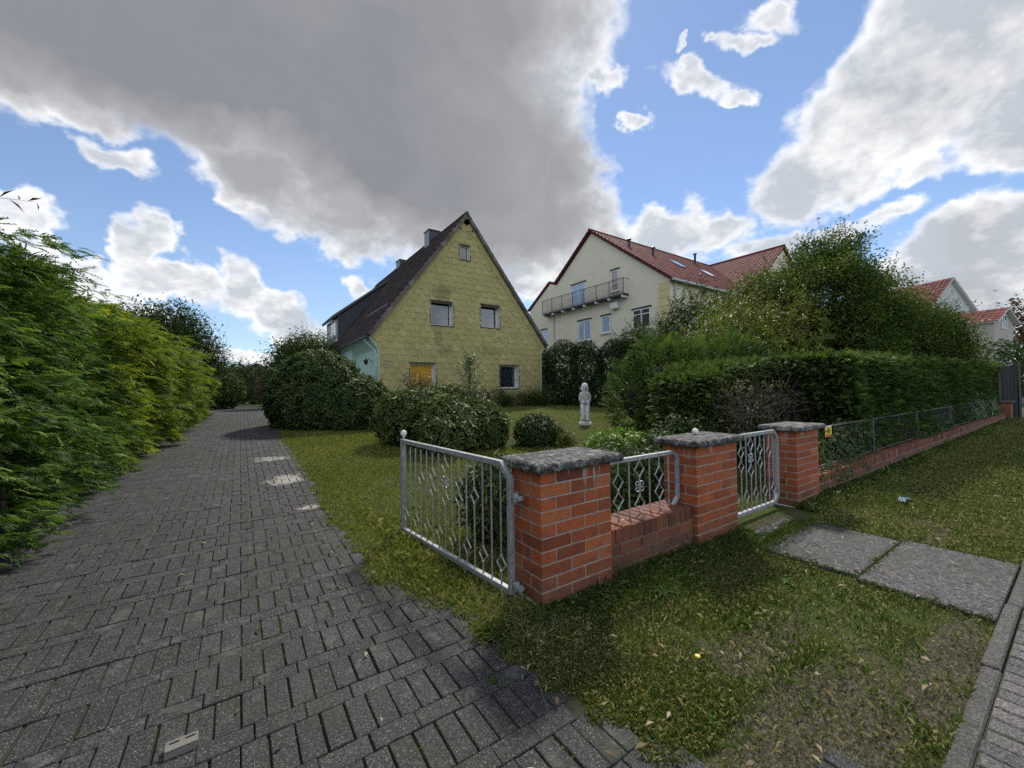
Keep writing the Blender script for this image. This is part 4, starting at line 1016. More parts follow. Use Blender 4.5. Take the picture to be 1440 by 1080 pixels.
mb.build('quoin', M['cream_yellow'], apt)
# balcony
BA, BB = 17.9, 26.63
mb = MB(); mb.prism([(BA, 7.90), (BB, 7.90), (BB, 8.04), (BA, 8.04)], 0, .55, AP_, .5); mb.build('balcony_floor', M['dark_frame'], apt)
for k in range(8):
    u = BA+.1+(BB-BA-.2)*k/7; mb = MB(); mb.prism([(u-.045, 7.76), (u+.045, 7.76), (u+.045, 7.895), (u-.045, 7.895)], 0, .62, AP_, .5); mb.build('bracket', M['white'], apt)
rl = MB(); rl.tube([AP_(BA, 9.05, .56), AP_(BB, 9.12, .56)], .028, 6); rl.tube([AP_(BA, 8.93, .56), AP_(BB, 9.0, .56)], .014, 5); rl.tube([AP_(BA, 8.12, .56), AP_(BB, 8.12, .56)], .018, 5)
rl.tube([AP_(BA, 9.05, .56), AP_(BA, 9.05, 0)], .024, 6); rail = rl.build('balcony_rail', M['galv_dull'], apt)
for k in range(8):
    u = BA+(BB-BA)*k/7; mb = MB(); mb.tube([AP_(u, 7.95, .56), AP_(u, 9.07, .56)], .03, 6); mb.build('post', M['galv_dull'], rail)
mb = MB()
for k in range(70): u = BA+(BB-BA)*k/70; mb.tube([AP_(u, 8.12, .56), AP_(u, 8.95, .56)], .009, 4)
mb.build('baluster_infill', M['galv_dull'], rail)
mb = MB(); mb.prism([(18.7, 7.17), (19.35, 7.17), (19.35, 7.62), (18.7, 7.62)], 0, .3, AP_, .5); mb.build('vent_box', M['white'], apt, bevel=.02)
mb = MB(); mb.tube([AP_(25.75, 7.9, .06), AP_(25.75, 1, .06)], .045, 8); mb.build('downpipe', M['pipe_grey'], apt)
mb = MB(); mb.tube([A((22.4, 14.62, 8.15)), A((22.4, 14.62, 1))], .05, 8); mb.build('downpipe', M['pipe_grey'], apt)
mb = MB(); mb.box(A((21.75, 14.30, 8.12)), A((33.2, 14.42, 8.24))); mb.build('gutter', M['pipe_grey'], apt)
def slope_from(name, root, org, e0, e1, r0_, mat, lu_ext=0):
    """slope quad: eave from e0 to e1, ridge above e0 at r0_"""
    e0, e1, r0_ = Vector(e0), Vector(e1), Vector(r0_); U = e1-e0; V = r0_-e0; V = V-V.dot(U.normalized())*U.normalized()
    o, m = roof_slope(name, root, e0-org, U, V, U.length, V.length, mat, .32, .42, .035, .03, .08, 4); m.build('roof_edge', M['roof_red'], root); return o
slope_from('roof', apt, ao, (21.75, 14.40, 8.22), (39.0, 14.40, 8.22), (21.75, 21.33, 13.55), M['roof_red'])
slope_from('roof', apt, ao, (39.0, 25.5, 10.44), (21.75, 25.5, 10.44), (39.0, 21.33, 13.55), M['roof_red'])
slope_from('roof', apt, ao, (34.0, 29.8, 8.95), (22.2, 29.8, 8.95), (34.0, 26.6, 10.95), M['roof_red'])
# cross wing reaching towards the street
slope_from('wing_roof', apt, ao, (32.4, 22.4, 8.5), (32.4, 14.9, 8.5), (39.0, 22.4, 13.75), M['roof_red'])
slope_from('wing_roof', apt, ao, (45.6, 14.9, 8.5), (45.6, 22.4, 8.5), (39.0, 14.9, 13.75), M['roof_red'])
mb = MB(); mb.prism([(32.9, 0), (45.2, 0), (45.2, 8.6), (39.0, 13.5), (32.9, 8.6)], 0, -7, lambda u, v, d: A((u, 15.1-d, v)), .5); mb.build('wing_wall', M['cream'], apt)
mb = MB(); mb.tube([A((21.75, 21.33, 13.60)), A((39, 21.33, 13.60))], .09, 6); mb.tube([A((39, 22.4, 13.8)), A((39, 14.9, 13.8))], .09, 6); mb.build('ridge_tiles', M['roof_red'], apt)
for (x, y, z, h) in [(24.0, 19.4, 12.05, .55), (26.3, 19.0, 11.75, .55), (34.2, 20.3, 12.75, .9)]:
    mb = MB(); mb.tube([A((x, y, z-.3)), A((x, y, z+h))], .10, 8); mb.lathe([(.16, 0), (.17, .08), (.06, .16)], tuple(A((x, y, z+h))), 8); mb.build('roof_vent', M['dark_frame'], apt)
sN = Vector((0, -(13.55-8.22), 21.33-14.40)).normalized()
for (x, y) in [(27.6, 17.6), (31.2, 17.2)]:
    z = 8.22+(y-14.4)*(5.33/6.93)+.09; V_ = Vector((0, 6.93, 5.33)).normalized(); mb = MB(); p = Vector((x, y, z))
    c = [p, p+Vector((.9, 0, 0)), p+Vector((.9, 0, 0))+V_*1.2, p+V_*1.2]
    i = len(mb.v); mb.v += [tuple(A(q)) for q in c]+[tuple(A(q+sN*.06)) for q in c]
    for f in ((0, 1, 5, 4), (1, 2, 6, 5), (2, 3, 7, 6), (3, 0, 4, 7), (4, 5, 6, 7)): mb.f.append(tuple(i+k for k in f)); mb.t.append(.5)
    mb.build('roof_window', M['glass_blue'], apt)

# ------------------------------------------------------------------ small houses far off
def far_house(loc, rz, w, l, he, ha, wallm, label, win=True, name='far_house'):
    root = empty(name, loc, rz, label, 'house'); h = w/2
    mb = MB(); mb.prism([(-h, 0), (h, 0), (h, he), (0, ha), (-h, he)], 0, l, lambda u, v, d: Vector((u, d, v)), .5); mb.build('wall', wallm, root)
    for s in (-1, 1):
        e0 = Vector((s*(h+.3), -.35 if s > 0 else l, he-.2)); e1 = Vector((s*(h+.3), l if s > 0 else -.35, he-.2)); V = Vector((-s*(h+.3), 0, ha-he+.25))
        o, m = roof_slope('roof', root, e0, e1-e0, V, (e1-e0).length, V.length, M['roof_red'], .4, .45, .03, .03, .1, 3); m.build('fascia', M['white'], root)
    if win:
        for (u, v) in [(-h*.45, he*.55), (h*.45, he*.55), (0, he*.98)]:
            window(root, lambda a, b, d: Vector((a, -d, b)), u-.5, u+.5, v-.6, v+.6, M['white'], M['glass'], depth=-.055, fw=.09, mull=(.5,))
        for yy in (2., 4.6, 7.2):
            for vv in (he*.4, he*.8): window(root, lambda a, b, d: Vector((-h-d, a, b)), yy-.5, yy+.5, vv-.6, vv+.6, M['white'], M['glass'], depth=-.055, fw=.09, mull=(.5,))
    return root
far_house((60, 8.2, 0), rad(-21), 7.4, 12, 8.6, 12.35, M['white_wall'], 'white gabled house with red roof far off behind the large tree')
far_house((53.6, 4.3, 0), rad(-12), 3.6, 7, 6.9, 7.9, M['beige_wall'], 'beige house with low red roof beside the far purple leaved tree')
far_house((1.9, 71, .7), rad(8), 5, 6, 4.2, 5.5, M['roof_brown'], 'distant dark roofed house peeping over the bushes at the end of the driveway', win=False)
# tall dark fence section and last pillar at the end of the wall
fp = empty('wire_fence', (27.0, 2.3, 0), 0, 'tall dark wire fence section at the far end of the long brick wall', 'fence')
mb = MB()
for k in range(5): mb.box((k*.11, -.012, .1), (k*.11+.098, .012, 2.25), R.random()*.4)
for z in (.3, 1.1, 1.9): mb.box((0, .012, z), (.55, .03, z+.05))
mb.build('infill', M['dark_frame'], fp)
for x in (-.06, .56): mb = MB(); mb.box((x, -.04, 0), (x+.07, .04, 2.4)); mb.build('post', M['galv_dull'], fp)
fp.rotation_euler = (0, 0, rad(-55)); fp.location = (26.6, 2.3, 0)
pillar(26.05, 26.6, 1.98, 2.5, 0, 8, .088, 'last short brick pillar at the far end of the long wall', M['cap2'], .1)
fw_ = empty('white_wall', (46, -3, 0), 0, 'low pale grey block wall in front of the parked white car', 'wall')
mb = MB()
for k in range(14): mb.box((0, k*.62, 0), (.2, k*.62+.59, .98), R.uniform(.4, .6))
mb.build('blocks', M['white_wall'], fw_, bevel=.01); mb = MB(); mb.box((-.04, 0, .985), (.24, 8.65, 1.06)); mb.build('coping', M['white'], fw_)
# parked car beyond that wall
def build_car():
    root = empty('parked_car', (50.5, .6, .0), rad(90), 'white parked car behind the low pale wall at the right edge', 'car')
    prof = [(-2.1, .35), (-2.15, .7), (-2.05, .95), (-1.35, 1.05), (-.75, 1.48), (.35, 1.5), (1.25, 1.42), (1.95, 1.02), (2.12, .9), (2.15, .45), (2.05, .32)]
    body = [(-2.1, .35), (-2.15, .7), (-2.05, .93), (-1.3, 1.0), (2.0, 1.0), (2.12, .88), (2.15, .45), (2.05, .32)]
    P = lambda u, v, d: Vector((u, d, v))
    mb = MB(); mb.prism(body, -.85, .85, P, .5); b = mb.build('body', M['white'], root, bevel=.06)
    mb = MB(); n = [(-1.25, 1.0), (-.7, 1.44), (.35, 1.46), (1.2, 1.4), (1.85, 1.0)]; mb.prism(n, -.70, .70, P, .5); mb.build('cabin', M['glass_dark'], root, bevel=.05)
    mb = MB(); mb.prism([(-.72, 1.445), (.35, 1.475), (1.22, 1.41), (1.22, 1.44), (.35, 1.51), (-.75, 1.475)], -.72, .72, P, .5); mb.build('roof', M['white'], root, bevel=.01)
    for x in (-1.35, 1.35):
        for y in (-.87, .87):
            w = MB(); w.tube([(x, y-.1, .33), (x, y+.1, .33)], .33, 20); wo = w.build('wheel', M['rubber'], root)
            w = MB(); w.tube([(x, y-.108, .33), (x, y+.108, .33)], .2, 12); w.build('rim', M['galv'], wo)
    for y in (-.6, .6):
        w = MB(); w.box((-2.17, y-.16, .68), (-2.1, y+.16, .84)); w.build('headlight', M['glass'], root, bevel=.01)
        w = MB(); w.box((2.1, y-.16, .7), (2.165, y+.16, .86)); w.build('tail_light', M['sign_red'], root, bevel=.01)
build_car()

# ------------------------------------------------------------------ hedges, shrubs and trees
def root_at(name, x, y, label, cat, group=None): return empty(name, (x, y, gz(y)), 0, label, cat, group)
def loc(V, root): return V-np.array(root.location)
def fan_sprays(P, D, size, k=6, width=.011, tone0=.5, tvar=.2, droop=.35, lf=.62):
    """flat feathery conifer sprays: a rib with paired leaflets"""
    n = len(P); D = nrm(D); up = np.array([[0, 0, 1.]])+RN.normal(size=(n, 3))*.55
    S = nrm(np.cross(D, up)); N = np.cross(S, D); sz = size*RN.uniform(.6, 1.25, n)
    Vs = []; Ts = []; ct = tone0+RN.normal(size=n)*tvar*.5+.22*tvar*3*lump(P, 1.6)
    for j in range(k):
        f = (j+.3)/k
        for s in (-1, 1):
            b = P+D*(sz*f)[:, None]-N*(sz*droop*f*f)[:, None]
            a = np.radians(RN.uniform(28, 48, n))[:, None]
            d = D*np.cos(a)+S*np.sin(a)*s-N*(droop*f*1.1)
            l = sz*(lf-lf*.62*f)*RN.uniform(.75, 1.2, n)
            Vs.append(leafV(b, d, N+S*s*.15, l, width*RN.uniform(.9, 1.5, n), .1, .25)); Ts.append(ct+.10*f+RN.normal(size=n)*tvar*.25)
    Vs.append(leafV(P, D-N*droop*.3, N, sz*1.12, np.full(n, width*1.5), .1, droop)); Ts.append(ct+.1)
    return np.concatenate(Vs), np.clip(np.concatenate(Ts), 0, 1)
# -- conifer hedge along the left of the driveway: stands of one species each
def hedge_front(Y, z, tops):
    """x of the hedge face; bulges trunk by trunk"""
    zt = tops(Y); f = np.clip((z-gzn(Y))/np.maximum(zt-gzn(Y), .1), 0, 1)
    x = -1.50+.20*np.sin(Y*2.3+1.)*(.4+f)+.12*np.sin(Y*5.1+z*1.1)+.10*lump(np.stack([Y*0, Y, z], 1), 2.6)-.42*f**2.2-.22*(1-f)**3+.55*np.clip((Y-9.5)/7.5, 0, 1)
    return x
def conifer_hedge(name, y0, y1, tops, mat, label, dens, size, k, width, seed_tone):
    root = root_at(name, -2.4, (y0+y1)/2, label, 'hedge')
    n = int((y1-y0)*3.1*dens); Y = RN.uniform(y0, y1, n); zt = tops(Y)+.18*lump(np.stack([Y*0, Y, Y*0], 1), 3.)
    z = gzn(Y)+.03+(zt-gzn(Y))*RN.random(n)**.95
    # boughs: most sprays gather on lapping, outward drooping boughs with dark gaps between
    nb = max(1, n//16); bi = RN.integers(0, nb, n); bY, bz = Y[:nb], z[:nb]; on = RN.random(n) < .82
    bo = RN.random(nb)**1.4*.40; f_ = RN.random(n); Yb = bY[bi]+RN.normal(size=n)*(.045+.09*f_)+.05*f_; zb = bz[bi]+RN.normal(size=n)*.035+.05-.16*f_
    Y = np.where(on, Yb, Y); z = np.where(on, zb, z); zt = tops(Y)+.18; ok = (z > gzn(Y)+.06) & (Y > y0) & (Y < y1); Y, z, zt, on, bi, f_ = Y[ok], z[ok], zt[ok], on[ok], bi[ok], f_[ok]; n = len(Y)
    X = hedge_front(Y, z, tops)+np.where(on, -.40+bo[bi]+.26*f_, -.30-.30*RN.random(n))
    # boughs: sprays gather in bunches that lap like shingles
    D = np.stack([np.full(n, 1.)+RN.normal(size=n)*.25, RN.normal(size=n)*.5-.15, .12+RN.normal(size=n)*.3], 1)
    V, T = fan_sprays(np.stack([X, Y, z], 1), D, size, k, width, seed_tone, .36, .38, .44)
    # top surface and thin leaders
    m = int((y1-y0)*dens*1.0); Yt = RN.uniform(y0, y1, m); zt2 = tops(Yt)+.18*lump(np.stack([Yt*0, Yt, Yt*0], 1), 3.)
    Xt = -1.95-RN.random(m)*1.3; Dt = np.stack([.6+RN.normal(size=m)*.5, RN.normal(size=m)*.6, .55+RN.normal(size=m)*.3], 1)
    V2, T2 = fan_sprays(np.stack([Xt, Yt, zt2-.12-.15*RN.random(m)], 1), Dt, size*1.05, k, width, seed_tone, .22, .35)
    lead = int((y1-y0)*5); Yl = RN.uniform(y0, y1, lead); Xl = -1.9-RN.random(lead)*1.0; zl = tops(Yl)-.1
    Pl = []; Dl = []; tw = MB()
    for a, b, c in zip(Xl, Yl, zl):
        h = R.uniform(.15, .42); lean = (R.gauss(.12, .1), R.gauss(0, .12)); tw.tube([(a, b, c-.2), (a+lean[0]*h, b+lean[1]*h, c+h)], [.008, .003], 4)
        for q in range(7):
            f = q/7*h; Pl.append((a+lean[0]*f, b+lean[1]*f, c+f)); aa = R.uniform(0, 6.28); Dl.append((math.cos(aa), math.sin(aa), .8))
    V3, T3 = fan_sprays(np.array(Pl), np.array(Dl), size*.6, k, width, seed_tone, .2, .2)
    off = np.array(root.location); Vv = np.concatenate([V, V2, V3])-off
    quads_obj('foliage', Vv, np.concatenate([T, T2, T3]), mat, root)
    tw.v = [(a-off[0], b-off[1], c-off[2]) for a, b, c in tw.v]; tw.build('leader_twigs', M['bark'], root)
    # added dark core sheet that blocks light and view through the hedge; trunks
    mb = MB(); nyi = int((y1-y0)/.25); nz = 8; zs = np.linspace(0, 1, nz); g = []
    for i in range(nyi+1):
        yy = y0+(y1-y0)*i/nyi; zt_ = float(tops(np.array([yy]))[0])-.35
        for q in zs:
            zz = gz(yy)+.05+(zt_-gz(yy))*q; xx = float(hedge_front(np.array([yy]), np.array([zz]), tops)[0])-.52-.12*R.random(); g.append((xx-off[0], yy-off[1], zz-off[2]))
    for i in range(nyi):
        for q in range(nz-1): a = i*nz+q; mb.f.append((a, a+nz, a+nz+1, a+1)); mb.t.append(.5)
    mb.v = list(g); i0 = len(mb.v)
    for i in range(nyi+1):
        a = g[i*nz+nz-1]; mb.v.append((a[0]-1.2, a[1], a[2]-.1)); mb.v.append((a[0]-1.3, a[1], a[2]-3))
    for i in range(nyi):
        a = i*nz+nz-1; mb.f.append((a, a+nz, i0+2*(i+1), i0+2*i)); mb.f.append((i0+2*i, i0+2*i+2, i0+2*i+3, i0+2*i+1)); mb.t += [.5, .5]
    mb.build('dark_core', M['inner'], root)
    y = y0+.4
    while y < y1: t = MB(); t.tube([(-2.0-off[0], y-off[1], gz(y)-off[2]-.05), (-2.05-off[0], y+.05-off[1], 2.4-off[2])], [.07, .03], 7); t.build('trunk', M['bark'], root); y += 1.15
topA = lambda Y: 2.98+.10*np.sin(Y*1.7)+0*Y
topB = lambda Y: np.interp(Y, [7.3, 9, 13, 17.5], [2.95, 2.95, 2.95, 2.85])+.10*np.sin(Y*2.1)
conifer_hedge('conifer_hedge', 1.2, 8.2, topA, M['conifer'], 'big feathery green conifer hedge nearest the camera along the driveway', 620, .145, 7, .0095, .48)
conifer_hedge('conifer_hedge', 8.1, 17.6, topB, M['conifer_gold'], 'golden green conifer hedge farther up the left side of the driveway', 260, .22, 7, .014, .42)

def shrub(name, label, cat, blobs, mat, n, k, L_, W_, ctr=None, depth=.35, amp=.13, freq=1.5, cone=(45, 85), tone=.5, tvar=.2, whip=0, whip_len=.4, whip_leaves=8, stems=7, group=None, core=None, wood='bark', whip_up=.7, mats2=None):
    cx, cy = ctr or (np.mean([b[0] for b in blobs]), np.mean([b[1] for b in blobs]))
    root = root_at(name, cx, cy, label, cat, group); off = np.array(root.location)
    P, N = surf(blobs, n, depth, None, amp, freq)
    V, T = whorls(P, N, k, L_, W_, cone, tone, tvar)
    tw = MB(); Vs = [V-off]; Ts = [T]
    if whip:
        Pw, Nw = surf(blobs, whip*4, .08, None, amp, freq); sel = np.argsort(-(Nw[:, 2]+RN.random(len(Nw))*.9))[:whip]
        Dw = nrm(Nw[sel]+np.array([0, 0, whip_up])+RN.normal(size=(len(sel), 3))*.3)
        v, t = whips(Pw[sel]-off-Dw*.1, Dw, whip_len, whip_leaves, L_, W_, tw, tone, tvar*.8); Vs.append(v); Ts.append(t)
    quads_obj('foliage', np.concatenate(Vs), np.concatenate(Ts), mat, root)
    # stems from the ground into the crown
    for s in range(stems):
        b = blobs[R.randrange(len(blobs))]; d = rdir(1)[0]; d[2] = abs(d[2]); e = np.array(b[:3])+d*np.array(b[3:])*.8-off
        a = Vector((R.gauss(0, .015), R.gauss(0, .015), -.03)); e = Vector(e); m = a.lerp(e, .5)+Vector((R.gauss(0, .1), R.gauss(0, .1), .15)); r = R.uniform(.012, .03)*max(1, (e-a).length/1.6)
        tw.tube([a, a.lerp(m, .5), m, m.lerp(e, .5), e], [r, r*.85, r*.65, r*.45, r*.2], 5)
        for q in range(3):
            f = R.uniform(.35, .9); p0 = a.lerp(e, f); p1 = p0+Vector(rdir(1)[0]*.5*np.array(b[3:])); tw.tube([p0, p0.lerp(p1, .5)+Vector((0, 0, .04)), p1], [r*.4, r*.3, r*.12], 4)
    if tw.v: tw.build('stem', M[wood], root)
    return root
# big rhododendron right of the driveway
shrub('rhododendron', 'largest rounded dark rhododendron bush beside the driveway before the mint wall', 'bush', [(2.0, 13.5, 1.30, 1.40, 1.4, 1.48), (2.8, 12.9, .95, 1.25, 1.2, 1.05), (3.4, 12.4, .8, .72, .85, .62)], M['rhodo'], 6200, 6, .15, .052, depth=.22, amp=.05, whip=30, whip_len=.12, whip_leaves=6, stems=8)
# middle rhododendrons
shrub('rhododendron', 'wide pale tipped rhododendron clump behind the open driveway gate', 'bush', [(3.35, 9.0, .85, .85, .8, .72), (4.15, 9.3, 1.0, .95, .85, .62), (3.9, 8.1, .78, .9, .75, .62), (4.5, 7.9, .68, .65, .65, .60), (3.6, 7.6, .55, .6, .5, .5)], M['rhodo_light'], 3400, 6, .135, .044, depth=.34, amp=.16, freq=2.2, whip=90, whip_len=.16, whip_leaves=6, tone=.46, tvar=.26, stems=10)
shrub('ball_bush', 'small dark round bush on the lawn between the big clump and the statue', 'bush', [(5.75, 7.45, .50, .52, .5, .42)], M['rhodo'], 850, 5, .085, .035, depth=.35, amp=.10, freq=3, tone=.32, tvar=.18, whip=18, whip_len=.1, stems=5)
shrub('leafy_plant', 'yellowish leafy plant touching the right side of the small round bush', 'plant', [(6.15, 7.1, .36, .24, .24, .26), (6.3, 6.95, .26, .17, .17, .18)], M['lime'], 170, 5, .07, .03, tone=.42, stems=6, whip=24, whip_len=.22, whip_leaves=7)
# young birch-like sapling and purple shrub behind the clump
def slender(name, label, cat, x, y, h, mat, nbr, L_, W_, spread=.35, leaves=10, tone=.5, r=.014):
    root = root_at(name, x, y, label, cat); tw = MB(); tw.tube([(0, 0, 0), (.03, .02, h*.5), (.0, .03, h)], [r, r*.7, r*.2], 6)
    B = []; D = []
    for i in range(nbr):
        f = .25+.75*i/nbr; a = i*2.4; B.append((.02, .02, h*f)); D.append((math.cos(a), math.sin(a), .9+f))
    Vs = []; Ts = []
    for b, d in zip(B, D):
        v, t = whips([b], [d], spread*(1.15-b[2]/h*.75)*1.2, leaves, L_, W_, tw, tone); Vs.append(v); Ts.append(t)
    quads_obj('foliage', np.concatenate(Vs), np.concatenate(Ts), mat, root); tw.build('stem', M['bark'], root); return root
slender('sapling', 'thin young tree rising out of the rhododendron clump before the yellow wall', 'young tree', 4.75, 8.85, 2.0, M['bluegreen'], 44, .085, .046, .62, 16, .5)
shrub('purple_shrub', 'thin purplish shrub just left of the yellow blind window', 'bush', [(3.95, 10.4, 1.35, .35, .35, .38)], M['purple'], 120, 5, .09, .022, depth=.8, whip=40, whip_len=.42, whip_leaves=12, stems=6, tone=.5)
shrub('fine_shrub', 'fine leaved shrub in front of the yellow blind window', 'bush', [(4.35, 10.4, 1.25, .35, .35, .38)], M['mid'], 160, 5, .07, .016, depth=.8, whip=50, whip_len=.36, whip_leaves=14, stems=6)
# tree behind the big rhododendron
def tree(name, label, cat, base, h, blobs, mat, nclump, per, L_, W_, clump_r, twigs=60, whip_len=.7, tr=.16, tone=.5, tvar=.2, flat=.8, limbs=16, whip_leaves=12, group=None, lean=(0, 0), reach=.95, clear=.3):
    root = root_at(name, base[0], base[1], label, cat, group); off = np.array(root.location)
    P, N = surf(blobs, nclump, .62, off[2]+clear, .14, .8, 1.0)
    q = per; n = len(P)
    pos = (P[:, None]+RN.normal(size=(n, q, 3))*np.array([1, 1, flat])*clump_r*RN.uniform(.6, 1.4, (n, 1, 1))).reshape(-1, 3)
    ct = np.repeat(tone+RN.normal(size=n)*tvar*.7+.3*tvar*lump(P, 1.1), q); D = nrm(RN.normal(size=pos.shape)+np.repeat(N, q, 0)*.5-np.array([0, 0, .25])); NN = nrm(RN.normal(size=pos.shape)*.6+np.array([0, 0, 1.]))
    m = len(pos); V = leafV(pos, D, NN, L_*RN.uniform(.6, 1.2, m), W_*RN.uniform(.7, 1.2, m)); T = np.clip(ct+RN.normal(size=m)*tvar*.6, 0, 1)
    keep = pos[:, 2] > gzn(pos[:, 1])+.05; V = V.reshape(-1, 4, 3)[keep].reshape(-1, 3); T = T[keep]
    tw = MB(); Pw, Nw = surf(blobs, twigs*3, .12, off[2]+clear, .14, .8); sel = np.argsort(-(Nw[:, 2]*1.2+RN.random(len(Nw))))[:twigs]
    Dw = nrm(Nw[sel]*.8+np.array([0, 0, .8])+RN.normal(size=(len(sel), 3))*.35); v2, t2 = whips(Pw[sel]-off-Dw*.25, Dw, whip_len, whip_leaves, L_, W_, tw, tone, tvar)
    quads_obj('crown', np.concatenate([V-off, v2]), np.concatenate([T, t2]), mat, root)
    tr_ = MB(); c = np.mean([b[:3] for b in blobs], 0)-off; fork = Vector((c[0]*.3+lean[0], c[1]*.3+lean[1], max(.5, min(h*.3, 2.2))))
    tr_.tube([(0, 0, -.1), (0.02, 0, .3), fork*.6, fork], [tr*1.25, tr, tr*.9, tr*.8], 9); tr_.build('trunk', M['bark'], root, smooth=True)
    br = MB(); tgt = P[RN.choice(n, min(n, limbs*6), False)]-off
    for i in range(limbs):
        e = Vector(tgt[i]); mdl = fork.lerp(e, .5)+Vector((R.gauss(0, .12), R.gauss(0, .12), .22))*(e-fork).length*.5; r = tr*R.uniform(.3, .5)
        br.tube([fork*.95, fork.lerp(mdl, .5), mdl, mdl.lerp(e, .5), e], [r, r*.8, r*.6, r*.4, r*.15], 6)
        for j in range(5):
            e2 = Vector(tgt[(limbs+i*5+j) % len(tgt)]); s0 = mdl.lerp(e, R.random()*.9)
            if (e2-s0).length < 1.6*max(b[3] for b in blobs)*.6: br.tube([s0, s0.lerp(e2, .5)+Vector((0, 0, .1)), e2], [r*.35, r*.22, r*.08], 4)
    br.v += tw.v and []; i0 = len(br.v); br.v += tw.v; br.f += [tuple(i0+a for a in f) for f in tw.f]; br.t += tw.t
    br.build('branches', M['bark'], root); return root
tree('bushy_tree', 'loose green tree rising behind the largest rhododendron left of the dormer', 'tree', (3.0, 25.5), 6, [(3.0, 25.5, 3.3, 1.4, 1.4, 1.55), (2.1, 25.2, 2.8, .9, 1.0, 1.2), (3.7, 25.6, 3.3, 1.1, 1.2, 1.5)], M['mid'], 300, 46, .17, .08, .33, 70, .8, .12, .5)
tree('dark_conifer_tree', 'tall dark tree rising behind the golden green hedge', 'tree', (-3.6, 27), 6.5, [(-2.9, 27.5, 3.9, 1.8, 2.0, 2.2), (-2.1, 27.5, 2.8, 1.5, 1.5, 2.0), (-3.9, 26.0, 4.0, 1.5, 1.6, 2.0)], M['dark'], 620, 64, .15, .07, .34, 60, .55, .15, .42)
shrub('round_bush', 'arching green bush at the left side of the driveway end', 'bush', [(-.9, 27.5, 1.7, 1.15, 1.6, 1.15), (-1.6, 26.3, 1.6, .9, 1.2, 1.1)], M['mid'], 1900, 6, .15, .055, tone=.42, whip=50, whip_len=.4, stems=6)
shrub('far_shrubs', 'dark bush closing off the far end of the driveway', 'bush', [(.9, 37, 2.0, 1.6, 1.4, 1.6), (-.6, 38, 2.3, 1.7, 1.4, 1.7)], M['dark'], 1500, 6, .2, .08, tone=.6, whip=60, whip_len=.6, stems=6)
shrub('russet_bush', 'reddish brown bush at the driveway end beside the rhododendron', 'bush', [(1.7, 31.5, 1.7, .8, 1.0, 1.2)], M['russet'], 700, 6, .15, .06, whip=40, whip_len=.5, stems=5)
# hedge and shrubs between the lawn and the apartment house
shrub('clipped_hedge', 'tall dark hedge behind the white statue right of the yellow house', 'hedge', [(14.9, 19.2, 2.2, .8, 1.5, 2.0), (15.2, 18.2, 1.5, .8, 1.2, 1.6), (15.4, 17.4, 2.3, .9, 1.5, 2.05), (15.9, 16.4, 1.4, .9, 1.2, 1.6), (16.1, 16.2, 2.3, .95, 1.3, 1.9), (16.5, 15.4, 1.3, .9, 1.2, 1.6), (16.8, 14.6, 2.25, 1.0, 1.4, 2.05), (17.1, 13.8, 1.3, 1.0, 1.2, 1.6), (17.5, 13.0, 2.1, 1.1, 1.5, 2.0)], M['dark'], 10500, 6, .13, .05, depth=.3, amp=.09, tone=.45, tvar=.26, whip=120, whip_len=.32, stems=12)
shrub('tall_bush', 'big loose dark bush rising before the right half of the cream house', 'bush', [(17.0, 12.4, 3.0, 1.5, 1.5, 1.75), (16.6, 10.6, 3.1, 1.6, 1.5, 2.0), (18.0, 14.2, 3.2, 1.2, 1.3, 1.5), (16.0, 9.2, 3.1, 1.5, 1.5, 2.4)], M['mid'], 4200, 6, .15, .06, depth=.5, tone=.40, tvar=.25, whip=170, whip_len=.7, whip_leaves=12, stems=12, amp=.2)
# feathery green thuja clump right of the statue
def thuja(name, label, cat, blobs, mat, n, size=.2, tone=.5, width=.016, leaders=30, k=6):
    cx, cy = blobs[0][0], blobs[0][1]; root = root_at(name, cx, cy, label, cat); off = np.array(root.location)
    P, N = surf(blobs, n, .30, None, .12, 1.8); D = nrm(N+np.array([0, 0, .45])+RN.normal(size=P.shape)*.4)
    V, T = fan_sprays(P, D, size, k, width, tone, .34, .25, .46)
    Pl, Nl = surf(blobs, leaders*3, .05, None, .12, 1.8); s = np.argsort(-(Nl[:, 2]+RN.random(len(Nl))*.5))[:leaders]; V2, T2 = fan_sprays(Pl[s], nrm(Nl[s]*.4+np.array([0, 0, 1.])+RN.normal(size=(len(s), 3))*.25), size*2., 9, width, tone, .2, .1)
    quads_obj('foliage', np.concatenate([V, V2])-off, np.concatenate([T, T2]), mat, root)
    mb = MB()  # solid lumps added inside the clump to stop light showing through
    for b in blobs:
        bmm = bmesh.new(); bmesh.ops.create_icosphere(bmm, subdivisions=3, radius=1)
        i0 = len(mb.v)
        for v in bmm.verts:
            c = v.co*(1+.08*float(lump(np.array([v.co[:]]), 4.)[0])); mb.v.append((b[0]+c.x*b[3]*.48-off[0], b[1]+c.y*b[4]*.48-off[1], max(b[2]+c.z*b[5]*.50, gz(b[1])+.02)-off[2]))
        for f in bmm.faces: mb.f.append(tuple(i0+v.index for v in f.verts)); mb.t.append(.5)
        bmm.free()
    mb.build('dark_core', M['inner'], root); t = MB(); t.tube([(0, 0, -.05), (0, 0, blobs[0][2]-off[2])], [.06, .03], 7); t.build('trunk', M['bark'], root); return root
thuja('conifer_bush', 'feathery green conifer clump between the statue and the middle pillar', 'bush', [(9.6, 6.5, 1.5, 1.25, 1.2, 1.35), (9.0, 7.0, 1.1, .95, .95, 1.0), (8.9, 6.0, 1.0, .9, .8, .95), (10.4, 5.4, 1.45, 1.2, 1.1, 1.3), (9.4, 5.0, .95, .9, .8, .9)], M['thuja'], 7200, .19, .5, .013, 80)
